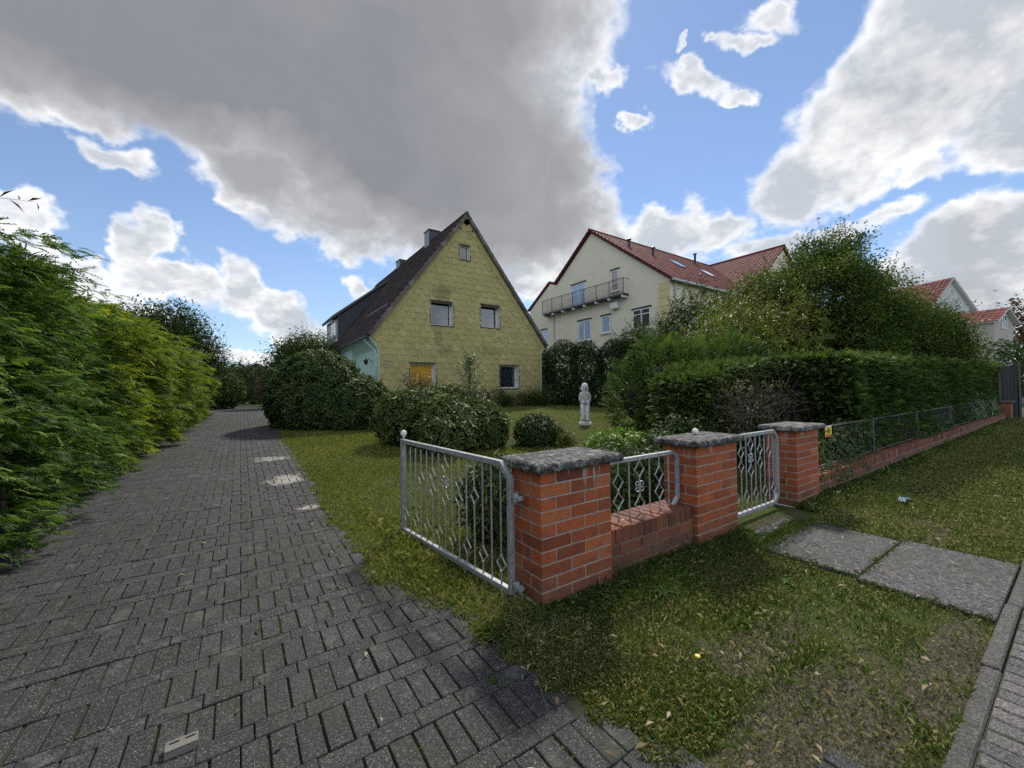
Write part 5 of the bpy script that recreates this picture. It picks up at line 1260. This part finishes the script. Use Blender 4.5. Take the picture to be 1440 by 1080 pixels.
def box_hedge(name, label, x0, x1, yf, depth_, top, mat, dens, size, width):
    root = root_at(name, (x0+x1)/2, yf+depth_/2, label, 'hedge'); off = np.array(root.location); n = int((x1-x0)*2.1*dens)
    u = RN.random(n)**1.35; X = x0+(x1-x0)*u; tz = top(X)+.07*lump(np.stack([X, X*0, X*0], 1), 3.); z = .08+(tz-.08)*RN.random(n); bul = .14*lump(np.stack([X, X*0, z], 1), 1.7)
    P = np.stack([X, yf+bul+.22*RN.random(n), z], 1); D = np.stack([RN.normal(size=n)*.5, -1+RN.normal(size=n)*.3, .35+RN.normal(size=n)*.35], 1)
    m = int(n*.45); u = RN.random(m)**1.35; X2 = x0+(x1-x0)*u; y2 = yf+.1+depth_*RN.random(m); P2 = np.stack([X2, y2, top(X2)+.07*lump(np.stack([X2, X2*0, X2*0], 1), 3.)-.1*RN.random(m)], 1); D2 = np.stack([RN.normal(size=m)*.5, -.3+RN.normal(size=m)*.5, .9+RN.normal(size=m)*.3], 1)
    e = int(depth_*2*dens*1.3); ye = yf+depth_*RN.random(e); ze = .05+(float(top(np.array([x0]))[0])-.05)*RN.random(e); P3 = np.stack([x0-.1+.3*RN.random(e), ye, ze], 1); D3 = np.stack([-1+RN.normal(size=e)*.3, RN.normal(size=e)*.4, .3+RN.normal(size=e)*.3], 1)
    V, T = fan_sprays(np.concatenate([P, P2, P3]), np.concatenate([D, D2, D3]), size, 7, width, .47, .36, .25, .45); quads_obj('foliage', V-off, T, mat, root)
    mb = MB(); k = int((x1-x0)/.6)  # row of dark boxes added as a core against see-through gaps
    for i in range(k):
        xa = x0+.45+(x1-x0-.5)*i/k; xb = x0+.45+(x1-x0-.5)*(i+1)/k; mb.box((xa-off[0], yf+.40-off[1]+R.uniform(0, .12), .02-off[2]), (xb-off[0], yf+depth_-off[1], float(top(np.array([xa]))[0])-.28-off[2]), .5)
    mb.build('dark_core', M['inner'], root); return root
box_hedge('street_hedge', 'long clipped green hedge behind the railings along the street', 8.9, 29.5, 2.38, 1.5, lambda X: np.interp(X, [8, 12, 20, 30], [1.98, 2.08, 2.22, 2.4]), M['thuja'], 420, .17, .014)
box_hedge('short_hedge', 'near end of the street hedge spreading over the bare brown twigs', 6.7, 9.2, 3.75, 1.1, lambda X: np.interp(X, [6.7, 7.4, 9.1], [1.6, 1.9, 2.02]), M['thuja'], 760, .16, .012)
# bare brown twigs in the hedge gap above the third pillar
db = root_at('dead_branches', 7.6, 3.45, 'tangle of bare brown twigs in the hedge gap above the third pillar', 'dead branches'); mb = MB()
for i in range(520):
    a = Vector((R.uniform(-1.1, 1.8), R.gauss(0, .16)-.05, R.gauss(1.08, .20))); d = Vector((R.gauss(0, .8), R.gauss(-.2, .4), R.gauss(.35, .6))).normalized()*R.uniform(.15, .5); m_ = a+d*.5+Vector((R.gauss(0, .05), R.gauss(0, .04), R.gauss(0, .05)))
    r = R.uniform(.002, .005); mb.tube([a, m_, a+d], [r, r*.8, r*.4], 4, tone=R.random())
for i in range(9):
    a = Vector((R.uniform(-.7, 1.4), 0, 0)); e = a+Vector((R.gauss(0, .4), R.gauss(-.1, .15), R.uniform(.8, 1.3))); mb.tube([a, a.lerp(e, .5)+Vector((R.gauss(0, .1), 0, 0)), e], [.012, .008, .003], 6)
mb.build('twigs', M['twig'], db)
dl, dt = whorls(np.stack([RN.uniform(6.6, 9.2, 260), RN.normal(size=260)*.15+3.5, RN.uniform(.5, 1.6, 260)], 1), np.tile([[0, -1., .3]], (260, 1)), 3, .06, .03); quads_obj('dead_leaves', dl-np.array(db.location), dt, M['litter'], db)
shrub('garden_shrub', 'dark leafy shrub filling the space behind the bare twigs', 'bush', [(8.0, 3.9, .55, 1.1, .3, .55), (7.0, 3.9, .45, .6, .3, .45)], M['dark'], 900, 6, .10, .045, tone=.5, stems=6)
# lime green shrub and the large fruit tree behind the hedge
shrub('lime_shrub', 'yellow green shrub at the foot of the large tree left side', 'bush', [(12.4, 6.1, 2.6, 1.4, 1.2, 1.35), (13.3, 5.2, 2.6, 1.3, 1.2, 1.25), (11.4, 6.3, 2.1, 1.0, 1.0, 1.2), (12.0, 4.9, 2.2, 1.0, .8, .95)], M['lime'], 3000, 6, .11, .042, depth=.5, tone=.5, tvar=.26, whip=150, whip_len=.6, whip_leaves=12, stems=9, amp=.2)
tree('apple_tree', 'large spreading tree with yellowing leaves behind the street hedge', 'tree', (16.6, 5.6), 7.2, [(16.0, 5.6, 4.2, 2.6, 2.2, 1.8), (14.8, 6.6, 3.6, 1.7, 1.7, 1.4), (18.8, 4.8, 3.9, 2.8, 1.7, 1.9), (17.3, 5.2, 5.5, 1.5, 1.2, 1.5), (21.2, 4.2, 3.3, 2.4, 1.4, 1.6), (16.4, 5.0, 2.7, 2.8, 1.7, 1.3), (19.4, 4.6, 2.6, 3.0, 1.4, 1.2), (22.8, 3.7, 3.3, 1.8, 1.2, 1.6), (24.6, 3.7, 2.8, 1.8, 1.0, 1.3)], M['apple'], 1300, 125, .10, .052, .23, 130, .7, .19, .46, .24, limbs=26, whip_leaves=15, clear=1.1)
shrub('grey_shrub', 'low blue green shrub peeping over the middle of the street hedge', 'bush', [(13.0, 4.6, 1.75, 1.2, .7, .62)], M['bluegreen'], 800, 6, .09, .03, tone=.45, whip=50, whip_len=.3, stems=5)
shrub('street_shrub', 'green bush closing the gap at the right end of the street hedge', 'bush', [(23.5, 4.5, 1.9, 2.2, 1.2, 1.7), (27, 4.6, 1.6, 2.0, 1.2, 1.5), (21, 5.0, 2.0, 1.8, 1.1, 1.6)], M['mid'], 2600, 6, .14, .06, depth=.45, tone=.4, tvar=.26, whip=110, whip_len=.6, stems=9)
shrub('pale_shrub', 'pale variegated shrub hanging over the end of the long wall', 'bush', [(20.6, 2.45, .55, 1.6, .28, .42), (23.0, 2.4, .55, 1.3, .3, .42)], M['variegated'], 420, 6, .13, .05, tone=.5, whip=30, whip_len=.4, stems=5)
# ivy over the long wall
iv = root_at('ivy', 7.0, 2.3, 'dark ivy climbing the first far railing panel and wall top', 'ivy')
def ivy_patch(n, x0, x1, y, z0, z1, s=.06):
    P = np.stack([RN.uniform(x0, x1, n), y+RN.normal(size=n)*.05, z0+(z1-z0)*RN.random(n)**1.6], 1); P[:, 2] += .08*np.sin(P[:, 0]*5)
    D = nrm(np.stack([RN.normal(size=n)*.6, -.5+RN.normal(size=n)*.3, -.5+RN.normal(size=n)*.5], 1)); N = nrm(np.stack([RN.normal(size=n)*.4, -np.ones(n), .5+RN.normal(size=n)*.3], 1))
    return leafV(P, D, N, s*RN.uniform(.6, 1.2, n), s*.85*RN.uniform(.7, 1.1, n)), np.clip(.5+RN.normal(size=n)*.2, 0, 1)
parts = [ivy_patch(900, 6.4, 9.3, 2.3, .28, .9), ivy_patch(250, 6.4, 8.4, 2.14, .20, .42), ivy_patch(900, 9.5, 13, 2.4, .35, 1.0), ivy_patch(600, 12.3, 16.2, 2.22, .27, .55), ivy_patch(900, 13, 24, 2.4, .35, .95, .08)]
quads_obj('foliage', np.concatenate([p[0] for p in parts])-np.array(iv.location), np.concatenate([p[1] for p in parts]), M['rhodo'], iv)
# shrubs close behind the pillars
shrub('rhododendron', 'dark young rhododendron seen through the open driveway gate', 'bush', [(2.1, 3.35, .42, .42, .36, .42)], M['rhodo'], 300, 6, .10, .034, depth=.45, tone=.45, whip=16, whip_len=.15, stems=5)
shrub('rhododendron', 'dark rhododendron filling the view through the short railing panel', 'bush', [(3.6, 3.1, .42, .75, .30, .44), (4.6, 3.3, .45, .6, .3, .42)], M['rhodo'], 700, 6, .10, .034, depth=.4, tone=.5, stems=7)
shrub('fresh_shrub', 'bright light green bush showing above the short railing panel', 'bush', [(4.3, 3.75, .52, .62, .4, .40)], M['fresh'], 420, 6, .085, .030, depth=.4, tone=.5, whip=40, whip_len=.12, stems=6)
shrub('garden_shrub', 'dark shrub behind the closed narrow gate', 'bush', [(5.9, 3.7, .55, .9, .35, .55), (5.0, 4.0, .4, .5, .3, .4)], M['dark'], 700, 6, .08, .035, tone=.45, stems=6)
# grasses and perennials at the foot of the gable
def tuft(name, label, x, y, h, n, mat, spread, w=.012, z0=None, tone=.5, cat='grass tuft', arch=.35, group=None):
    root = empty(name, (x, y, gz(y) if z0 is None else z0), 0, label, cat, group); b = RN.normal(size=(n, 3))*np.array([spread*.25, spread*.25, 0]); d = nrm(b*1.6/max(spread, .01)+RN.normal(size=(n, 3))*arch*.6*np.array([1, 1, 0])+np.array([0, 0, 1.])); l = h*RN.uniform(.45, 1.1, n)
    S = nrm(np.cross(d, rdir(n))); mid = b+d*l[:, None]*.55; out = d*np.array([1, 1, 0]); tip = mid+(d*.45+out*arch*1.0)*l[:, None]*.9-np.array([0, 0, 1.])*(l*.12*arch*2)[:, None]
    V = np.stack([b-S*w/2, b+S*w/2, mid+S*w*.4, mid-S*w*.4], 1); V2 = np.stack([mid-S*w*.4, mid+S*w*.4, tip+S*w*.06, tip-S*w*.06], 1)
    T = np.clip(tone+RN.normal(size=n)*.2, 0, 1); quads_obj('blades', np.concatenate([V, V2]).reshape(-1, 3), np.concatenate([T, T]), mat, root); return root
tuft('tall_grass', 'tall grass clump at the right corner of the yellow gable', 13.3, 17.2, 1.35, 420, M['mid'], .9, .02, arch=.2)
tuft('tall_grass', 'slim upright grass clump left of the ground floor window', 11.4, 17.2, 1.2, 120, M['mid'], .45, .02, arch=.15)
shrub('wall_plants', 'low leafy plants along the foot of the yellow gable', 'plant', [(12.3, 17.4, .95, 1.2, .3, .35), (10.4, 17.3, 1.1, 1.3, .35, .5), (7.6, 17.2, 1.1, 1.6, .35, .6)], M['mid'], 900, 5, .10, .04, whip=50, whip_len=.3, stems=8)
# overhanging twig with long leaves above the conifer hedge
ot = root_at('leafy_branch', -2.25, 5.6, 'leafy branch tips reaching out over the top of the near conifer hedge', 'branch'); tw = MB(); off = np.array(ot.location)
Vs = []; Ts = []
for b, d, l, nl in [((-2.15, 5.0, 3.02), (.9, .55, .42), .75, 12), ((-2.1, 5.1, 2.98), (.9, .7, .12), .55, 13), ((-2.1, 5.3, 2.95), (.8, .9, .05), .5, 11), ((-2.2, 4.6, 3.1), (.8, .1, .35), .4, 6), ((-2.6, 5.4, 2.9), (.4, .3, .8), .4, 8)]:
    v, t = whips([np.array(b)-off], [d], l, nl, .12, .03, tw, .35, .2, .15, .004); Vs.append(v); Ts.append(t)
tw.tube([(0, 0, 0), (.1, 0, 1.6), (.2, .1, 2.85)], [.03, .02, .01], 6); quads_obj('leaves', np.concatenate(Vs), np.concatenate(Ts), M['russet'], ot); tw.build('twig', M['bark'], ot)
# far right trees
tree('copper_tree', 'reddish brown tree beyond the beige house at the right edge', 'tree', (70, 2.5), 11, [(70, 2.0, 7.2, 4.4, 4., 3.8), (72, -1, 5., 4.5, 4., 3.)], M['russet'], 300, 40, .42, .22, .8, 60, 1.3, .3, .5)
shrub('far_hedge', 'dark green bush beyond the wire fence at the right edge', 'bush', [(44, 3.6, 2.2, 3.0, 1.4, 2.3), (48, 2.0, 2.4, 3.0, 1.4, 1.9)], M['dark'], 1500, 6, .22, .1, tone=.7, stems=5)
shrub('light_bush', 'light green round bush above the parked white car', 'bush', [(56, -1.2, 2.3, 2.5, 2.4, 1.5)], M['thuja'], 900, 6, .22, .1, tone=.7, stems=4)
tree('garden_tree', 'dark tree tops showing between the yellow house and cream house', 'tree', (17.5, 30), 8.5, [(17.3, 30, 6.0, 1.6, 1.6, 1.9)], M['dark'], 120, 40, .2, .1, .35, 40, .6, .14, .5)

# ------------------------------------------------------------------ lawns
def blades(n, xy, h, w, arch=.5, tone=None, hvar=.35):
    x, y = xy; n = len(x); b = np.stack([x, y, gzn(y)-.01], 1); a = RN.uniform(0, 6.28, n); d = np.stack([np.cos(a), np.sin(a), np.zeros(n)], 1); ln = h*(1+RN.normal(size=n)*hvar).clip(.3, 2.2)
    lean = RN.uniform(.15, 1., n)*arch; S = np.stack([-np.sin(a+.6), np.cos(a+.6), np.zeros(n)], 1)
    up = np.array([[0, 0, 1.]]); mid = b+(up*.62+d*lean[:, None]*.35)*ln[:, None]; tip = b+(up*(1-.45*lean[:, None])+d*lean[:, None])*ln[:, None]
    ww = (np.asarray(w)*np.ones(n))[:, None]
    V = np.stack([b-S*ww*.5, b+S*ww*.5, mid+S*ww*.35, tip], 1); return V.reshape(-1, 3)
def dens_mask(x, y):
    g = lump(np.stack([x, y, x*0], 1), 1.6)*.5+lump(np.stack([x, y, x*0+3], 1), 5.)*.35; m = .55+g
    for (cx, cy, rx, ry) in BARE:
        r = np.sqrt(((x-cx)/rx)**2+((y-cy)/ry)**2)+.25*lump(np.stack([x, y, x*0+1], 1), 6.); m = np.minimum(m, np.where(r < 1.05, .10+.75*(r > .85), 1))
    return m
def in_slab(x, y): return (x > 3.88) & (x < 5.18) & (y < 1.73+.02*np.sin(x*9))
def verge():
    N0 = 760000; u = RN.random(N0); x = 1.15+26*u**2.3; y = RN.uniform(.368, 2.10, N0)
    dr = np.array([drive_right(q) for q in np.linspace(.3, 3.2, 60)]); ok = x > np.interp(y, np.linspace(.3, 3.2, 60), dr)-.03+.05*np.sin(y*23)
    ok &= ~in_slab(x, y); ok &= RN.random(N0) < np.maximum(dens_mask(x, y), .10)+.15*(y > 1.85)
    ok &= ~((x > 4.25) & (x < 5.6) & (y > 1.8)); x, y = x[ok], y[ok]
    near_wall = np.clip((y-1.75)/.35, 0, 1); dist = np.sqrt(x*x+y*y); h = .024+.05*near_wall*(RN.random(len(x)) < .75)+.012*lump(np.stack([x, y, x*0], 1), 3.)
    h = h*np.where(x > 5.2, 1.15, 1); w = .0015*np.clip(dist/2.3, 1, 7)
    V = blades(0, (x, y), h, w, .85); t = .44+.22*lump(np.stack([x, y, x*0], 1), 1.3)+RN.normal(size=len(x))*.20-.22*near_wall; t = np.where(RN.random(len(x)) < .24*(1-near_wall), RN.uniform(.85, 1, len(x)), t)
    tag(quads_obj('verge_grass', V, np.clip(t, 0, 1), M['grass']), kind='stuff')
verge()
def lawn():
    N0 = 420000; u = RN.random(N0); y = 2.08+17.7*u**1.7; x = RN.uniform(.7, 18., N0); x = np.where(RN.random(N0) < .40, RN.uniform(.7, 5, N0), x)
    dr = np.array([drive_right(q) for q in np.linspace(2.0, 20, 300)]); ok = ((x < 1.66) | (y > 2.45)) & (x > np.interp(y, np.linspace(2.0, 20, 300), dr)-.05+.06*np.sin(y*9.)+.04*np.sin(y*31))
    ok &= (x < 6.5+y*.75); ok &= RN.random(N0) < .75+.5*lump(np.stack([x, y, x*0], 1), 1.2); x, y = x[ok], y[ok]; dist = np.sqrt(x*x+y*y)
    V = blades(0, (x, y), .04+.012*lump(np.stack([x, y, x*0], 1), 2.5)+.02*(np.abs(x-1.5) < .35)*(y < 4.6), .0026*np.clip(dist/4, 1, 4), .8)
    t = .55+.16*lump(np.stack([x, y, x*0], 1), .9)+RN.normal(size=len(x))*.18; t = np.where(RN.random(len(x)) < .08, RN.uniform(.85, 1, len(x)), t)
    tag(quads_obj('lawn_grass', V, np.clip(t, 0, 1), M['lawn']), kind='stuff')
lawn()
def edge_moss():
    xs = []; ys = []
    for xa, xb, ya, yb in ((3.87, 5.2, .39, 1.06), (3.93, 5.13, 1.07, 1.78)):
        n = 2200; sgn = RN.integers(0, 4, n); t_ = RN.random(n); wob = .014*np.abs(RN.normal(size=n))*(1+.8*np.sin(t_*19+sgn)); wob = np.where(RN.random(n) < .5, wob, -wob*.4)
        x = np.where(sgn == 0, xa+wob, np.where(sgn == 1, xb-wob, xa+(xb-xa)*t_)); y = np.where(sgn == 2, ya+wob, np.where(sgn == 3, yb-wob, ya+(yb-ya)*t_)); k = (sgn != 2) & ((sgn != 1) | (RN.random(n) < .5)); xs.append(x[k]); ys.append(y[k])
    n = 5000; xs.append(RN.uniform(3.95, 5.1, n)); ys.append(1.80+RN.normal(size=n)*.06)
    xs = np.concatenate(xs); ys = np.concatenate(ys); V = blades(0, (xs, ys), .030, .0022, .9); V[:, 2] += .004
    tag(quads_obj('path_moss', V, np.clip(.35+RN.normal(size=len(xs))*.2, 0, 1), M['grass']), kind='stuff')
edge_moss()
def joint_moss():
    rows = []
    for _ in range(900):
        j = R.randrange(0, 26); y = -.65+j*.35+R.uniform(0, .238); x = -4.7+.1*R.randrange(22, 63)
        if .0 < x < .9 and y < 5 and R.random() < .8 or R.random() < .2:
            if drive_in(x, y): rows.append((x, y))
    xs = []; ys = []
    for x, y in rows:
        m = R.randrange(10, 50)
        for _ in range(m): xs.append(x+R.gauss(0, .006)); ys.append(y+R.gauss(0, .035))
    for _ in range(26):
        y = R.uniform(.7, 8); x = drive_right(y)-abs(R.gauss(0, .35)); m = R.randrange(30, 90)
        for _ in range(m): xs.append(x+R.gauss(0, .03)); ys.append(y+R.gauss(0, .03))
    xs = np.array(xs); ys = np.array(ys); V = blades(0, (xs, ys), .016, .0028, .9); tag(quads_obj('joint_grass', V, np.clip(.55+RN.normal(size=len(xs))*.15, 0, 1), M['grass']), kind='stuff')
joint_moss()
# rank dry grass and weeds round the foot of the first pillar and the open gate
tuft('dry_grass', 'dry straw coloured grass tuft at the left foot of the nearest pillar', 1.42, 2.02, .20, 330, M['grass'], .55, .0022, 0, .85, arch=.9)
tuft('dry_grass', 'low brownish grass tuft under the hinge of the driveway gate', 1.38, 2.30, .16, 300, M['grass'], .5, .0024, 0, .7, arch=.9)
tuft('grass_tuft', 'long dark green grass against the low wall between the pillars', 2.9, 1.98, .20, 700, M['grass'], 1.5, .0028, 0, .15, arch=.7)
tuft('grass_tuft', 'long green grass tuft at the right foot of the nearest pillar', 2.45, 1.95, .24, 380, M['grass'], .55, .0028, 0, .22, arch=.7)
tuft('grass_tuft', 'thick green grass in front of the middle pillar', 3.75, 1.92, .22, 700, M['grass'], .95, .0028, 0, .22, arch=.7)
tuft('grass_tuft', 'green grass hiding the foot of the long wall past the third pillar', 7.0, 1.92, .22, 900, M['grass'], 2.2, .006, 0, .25, arch=.7)
tuft('grass_tuft', 'green grass under the middle of the open driveway gate', 1.42, 3.1, .11, 1400, M['grass'], 1.3, .0022, None, .4, arch=.8)
def rosette(name, label, x, y, r, n, mat, z=None, W=.3, group=None, cat='weed'):
    root = empty(name, (x, y, gz(y) if z is None else z), R.uniform(0, 6), label, cat, group); a = np.arange(n)*2.4+RN.normal(size=n)*.2; e = RN.uniform(.15, .7, n)
    D = np.stack([np.cos(a), np.sin(a), e], 1); N = np.stack([-np.cos(a)*.4, -np.sin(a)*.4, np.ones(n)], 1); P = np.zeros((n, 3)); P[:, 2] = .004
    l = .72*r*RN.uniform(.5, 1.15, n); quads_obj('leaves', leafV(P, D, N, l, l*W, .2, .25), np.clip(.5+RN.normal(size=n)*.25, 0, 1), mat, root); return root
rosette('weed', 'broad leaved weed at the right foot of the nearest pillar', 2.52, 1.78, .17, 16, M['weed'], 0, .26)
rosette('weed', 'second leafy weed in front of the low wall', 2.85, 1.82, .15, 14, M['weed'], 0, .28)
rosette('weed', 'small bright green rosette near the front edge of the verge', 1.72, .98, .075, 12, M['weed'], 0, .28)
rosette('weed', 'green weed under the near end of the open driveway gate', 1.33, 2.45, .13, 22, M['weed'], 0, .25)
rosette('weed', 'leafy weed beside the hinge end of the driveway gate', 1.22, 2.25, .11, 16, M['weed'], 0, .3)
rosette('weed', 'dark green weed in the verge left of the slab path', 3.4, 1.35, .11, 14, M['weed'], 0, .25)
rosette('weed', 'small weed growing in the paving joints at the bottom of the driveway', .70, 1.05, .05, 14, M['weed'], .005, .3)
rosette('weed', 'small weed in the paving near the driveway edge', 1.05, 1.75, .05, 14, M['weed'], .005, .3)
fl = empty('yellow_flower', (2.03, 1.24, .03), 0, 'tiny yellow flower in the verge grass', 'flower'); mb = MB(); mb.lathe([(.002, 0), (.016, .004), (.013, .010), (.002, .012)], (0, 0, 0), 9); mb.build('petals', M['sign_yellow'], fl); mb = MB(); mb.tube([(0, 0, -.04), (0, 0, .002)], .0015, 4); mb.build('stem', M['weed'], fl)
def litter():
    n = 190; x = 1.2+RN.random(n)**1.3*7.5; y = RN.uniform(.46, 2.0, n); m2 = 60; x2 = RN.uniform(-.8, 1.3, m2)+.5*RN.random(m2); y2 = RN.uniform(.6, 5.5, m2); x = np.concatenate([x, np.clip(x2, -1.2, 1.35)]); y = np.concatenate([y, y2]); n += m2
    m3 = 130; x = np.concatenate([x, RN.uniform(7, 12, m3)]); y = np.concatenate([y, RN.uniform(6, 13, m3)]); n += m3
    P = np.stack([x, y, gzn(y)+.022], 1); P[190:250, 2] = gzn(y[190:250])+.012; P[:, 2] += RN.uniform(0, .014, n); a = RN.uniform(0, 6.28, n); D = np.stack([np.cos(a), np.sin(a), RN.normal(size=n)*.15], 1); N = nrm(np.stack([RN.normal(size=n)*.3, RN.normal(size=n)*.3, np.ones(n)], 1))
    l = RN.uniform(.025, .062, n); tag(quads_obj('leaf_litter', leafV(P, D, N, l, l*RN.uniform(.25, .5, n), .25, .15), RN.random(n), M['litter']), kind='stuff')
litter()
lt = MB(); lt.poly([(0, 0, .03), (.16, .03, .035), (.26, -.01, .02), (.30, .05, .03), (.15, .09, .05), (.02, .07, .03)], .8); o = lt.build('litter_scrap', M['glass_blue']); o.location = (6.75, 1.35, .015); tag(o, 'pale blue scrap of litter lying in the grass by the long wall', 'litter')

# grey plastic vent block sitting in the paving
vb = empty('vent_block', (-.205, 2.175, .008), rad(2), 'small grey plastic drain block with two slots sunk in the paving', 'drain block')
def build_vent():
    mb = MB(); w, d, h = .105, .058, .03
    # top plate with two slots: built from bars round the openings
    sl = [(-.04, -.008), (.012, .044)]
    z0, z1 = h-.006, h
    mb.box((-w/2, -d/2, z0), (w/2, .006, z1)); mb.box((-w/2, .017, z0), (w/2, d/2, z1))
    xs = [-w/2, sl[0][0], sl[0][1], sl[1][0], sl[1][1], w/2]
    for a, b in ((0, 1), (2, 3), (4, 5)): mb.box((xs[a], .0062, z0), (xs[b], .0168, z1-.0005))
    mb.build('top_plate', M['pl'], vb, bevel=.001)
    mb = MB(); mb.box((-w/2, -d/2-.004, -.02), (w/2, -d/2+.003, z0-.001)); mb.box((-w/2, d/2-.003, -.02), (w/2, d/2, z0-.001)); mb.box((-w/2, -d/2+.0035, -.02), (-w/2+.003, d/2-.0035, z0-.001)); mb.box((w/2-.004, -d/2+.0035, -.02), (w/2+.003, d/2-.0035, z0+.004)); mb.build('rim', M['pl'], vb)
M['pl'] = simple('grey_plastic', (.17, .165, .145), .6, .12, 20.)
build_vent()

# ------------------------------------------------------------------ statue on the lawn
def build_statue():
    root = empty('garden_statue', (9.58, 9.70, gz(9.7)), rad(-42), 'weathered white statue of a standing child with bobbed hair on the lawn', 'statue')
    H = 1.40; s = H/1.40
    def loft(rings, sides=20, name='x', mat=None, noise_=.0):
        mb = MB(); i0 = 0
        for (z, cx, cy, rx, ry) in rings:
            for q in range(sides):
                a = 2*math.pi*q/sides; f = 1+noise_*math.sin(a*7+z*23)+noise_*.7*math.sin(a*3-z*31); mb.v.append(((cx+rx*math.cos(a)*f)*s, (cy+ry*math.sin(a)*f)*s, z*s))
        for k in range(len(rings)-1):
            for q in range(sides): q2 = (q+1) % sides; mb.f.append((k*sides+q, k*sides+q2, (k+1)*sides+q2, (k+1)*sides+q)); mb.t.append(.5)
        mb.f.append(tuple(range(sides))[::-1]); mb.f.append(tuple((len(rings)-1)*sides+q for q in range(sides))); mb.t += [.5, .5]; return mb
    # body: legs to shoulders, neck and head in one skinned figure
    me = bpy.data.meshes.new('body'); V = [(0, 0, .78), (0, 0, .92), (0, 0, 1.06), (0, 0, 1.14), (0, -.01, 1.26), (0, -.01, 1.33), (-.075, 0, .74), (-.08, .0, .42), (-.085, 0, .14), (-.09, -.07, .11), (.075, 0, .74), (.08, 0, .42), (.085, 0, .14), (.09, -.07, .11), (-.11, 0, 1.06), (-.15, .01, .88), (-.13, -.04, .74), (.11, 0, 1.06), (.15, .01, .88), (.13, -.04, .74)]
    E_ = [(0, 1), (1, 2), (2, 3), (3, 4), (4, 5), (0, 6), (6, 7), (7, 8), (8, 9), (0, 10), (10, 11), (11, 12), (12, 13), (2, 14), (14, 15), (15, 16), (2, 17), (17, 18), (18, 19)]
    me.from_pydata([tuple(c*s for c in v) for v in V], E_, []); o = link('body', me, M['stone_white'], root); sk = o.modifiers.new('skin', 'SKIN'); rr = [.13, .125, .115, .055, .085, .07, .085, .075, .065, .04, .085, .075, .065, .04, .06, .055, .035, .06, .055, .035]
    for v, r_ in zip(me.skin_vertices[0].data, rr): v.radius = (r_*s, r_*.85*s)
    me.skin_vertices[0].data[0].use_root = True; o.modifiers.new('sub', 'SUBSURF').levels = 1; o.modifiers['sub'].render_levels = 2
    # wide trouser legs, separated by a groove
    for sx in (-1, 1): loft([(.115, sx*.078, 0, .085, .11), (.2, sx*.08, 0, .082, .105), (.45, sx*.074, 0, .078, .10), (.68, sx*.07, 0, .085, .11), (.80, sx*.06, 0, .085, .11)], 18, noise_=.05).build('trouser_leg', M['stone_white'], root, smooth=True)
    j = loft([(.68, 0, 0, .150, .12), (.71, 0, 0, .165, .13), (.78, 0, 0, .152, .12), (.90, 0, 0, .142, .11), (1.02, 0, 0, .145, .105), (1.08, 0, 0, .13, .095), (1.12, 0, 0, .085, .07), (1.14, 0, 0, .06, .06)], 24, noise_=.03)
    for sx in (-1, 1):
        j.tube([(sx*.112*s, 0, 1.05*s), (sx*.150*s, .005, .96*s), (sx*.160*s, .01, .86*s), (sx*.135*s, -.05*s, .75*s)], [.052*s, .052*s, .048*s, .042*s], 12)
    j.build('jacket', M['stone_jacket'], root, smooth=True)
    h = loft([(1.11, 0, .015, .085, .075), (1.14, 0, .015, .118, .105), (1.20, 0, .012, .122, .112), (1.28, 0, .008, .112, .108), (1.34, 0, .005, .095, .092), (1.385, 0, .005, .06, .06), (1.40, 0, .005, .02, .02)], 20, noise_=.035); h.build('hair', M['stone_white'], root, smooth=True)
    f = MB(); f.lathe([(.02, -.085), (.06, -.06), (.078, -.01), (.075, .05), (.04, .085)], (0, -.062*s, 1.235*s), 16, sy=.72); f.build('face', M['stone_jacket'], root, smooth=True)
    n_ = MB(); n_.tube([(0, -.115*s, 1.26*s), (0, -.135*s, 1.225*s), (0, -.118*s, 1.215*s)], [.006, .013, .008], 6); n_.build('nose', M['stone_white'], root)
    for sx in (-1, 1): e_ = MB(); e_.lathe([(.002, -.008), (.012, 0), (.002, .008)], (sx*.03*s, -.115*s, 1.25*s), 8); e_.build('eye', M['dark_frame'], root)
    b = MB(); b.box((-.20*s, -.15*s, -.03), (.20*s, .15*s, .075*s)); b.lathe([(.18, .076), (.165, .115)], (0, 0, 0), 20, sy=.72); b.build('pedestal', M['stone_white'], root, bevel=.012)
build_statue()
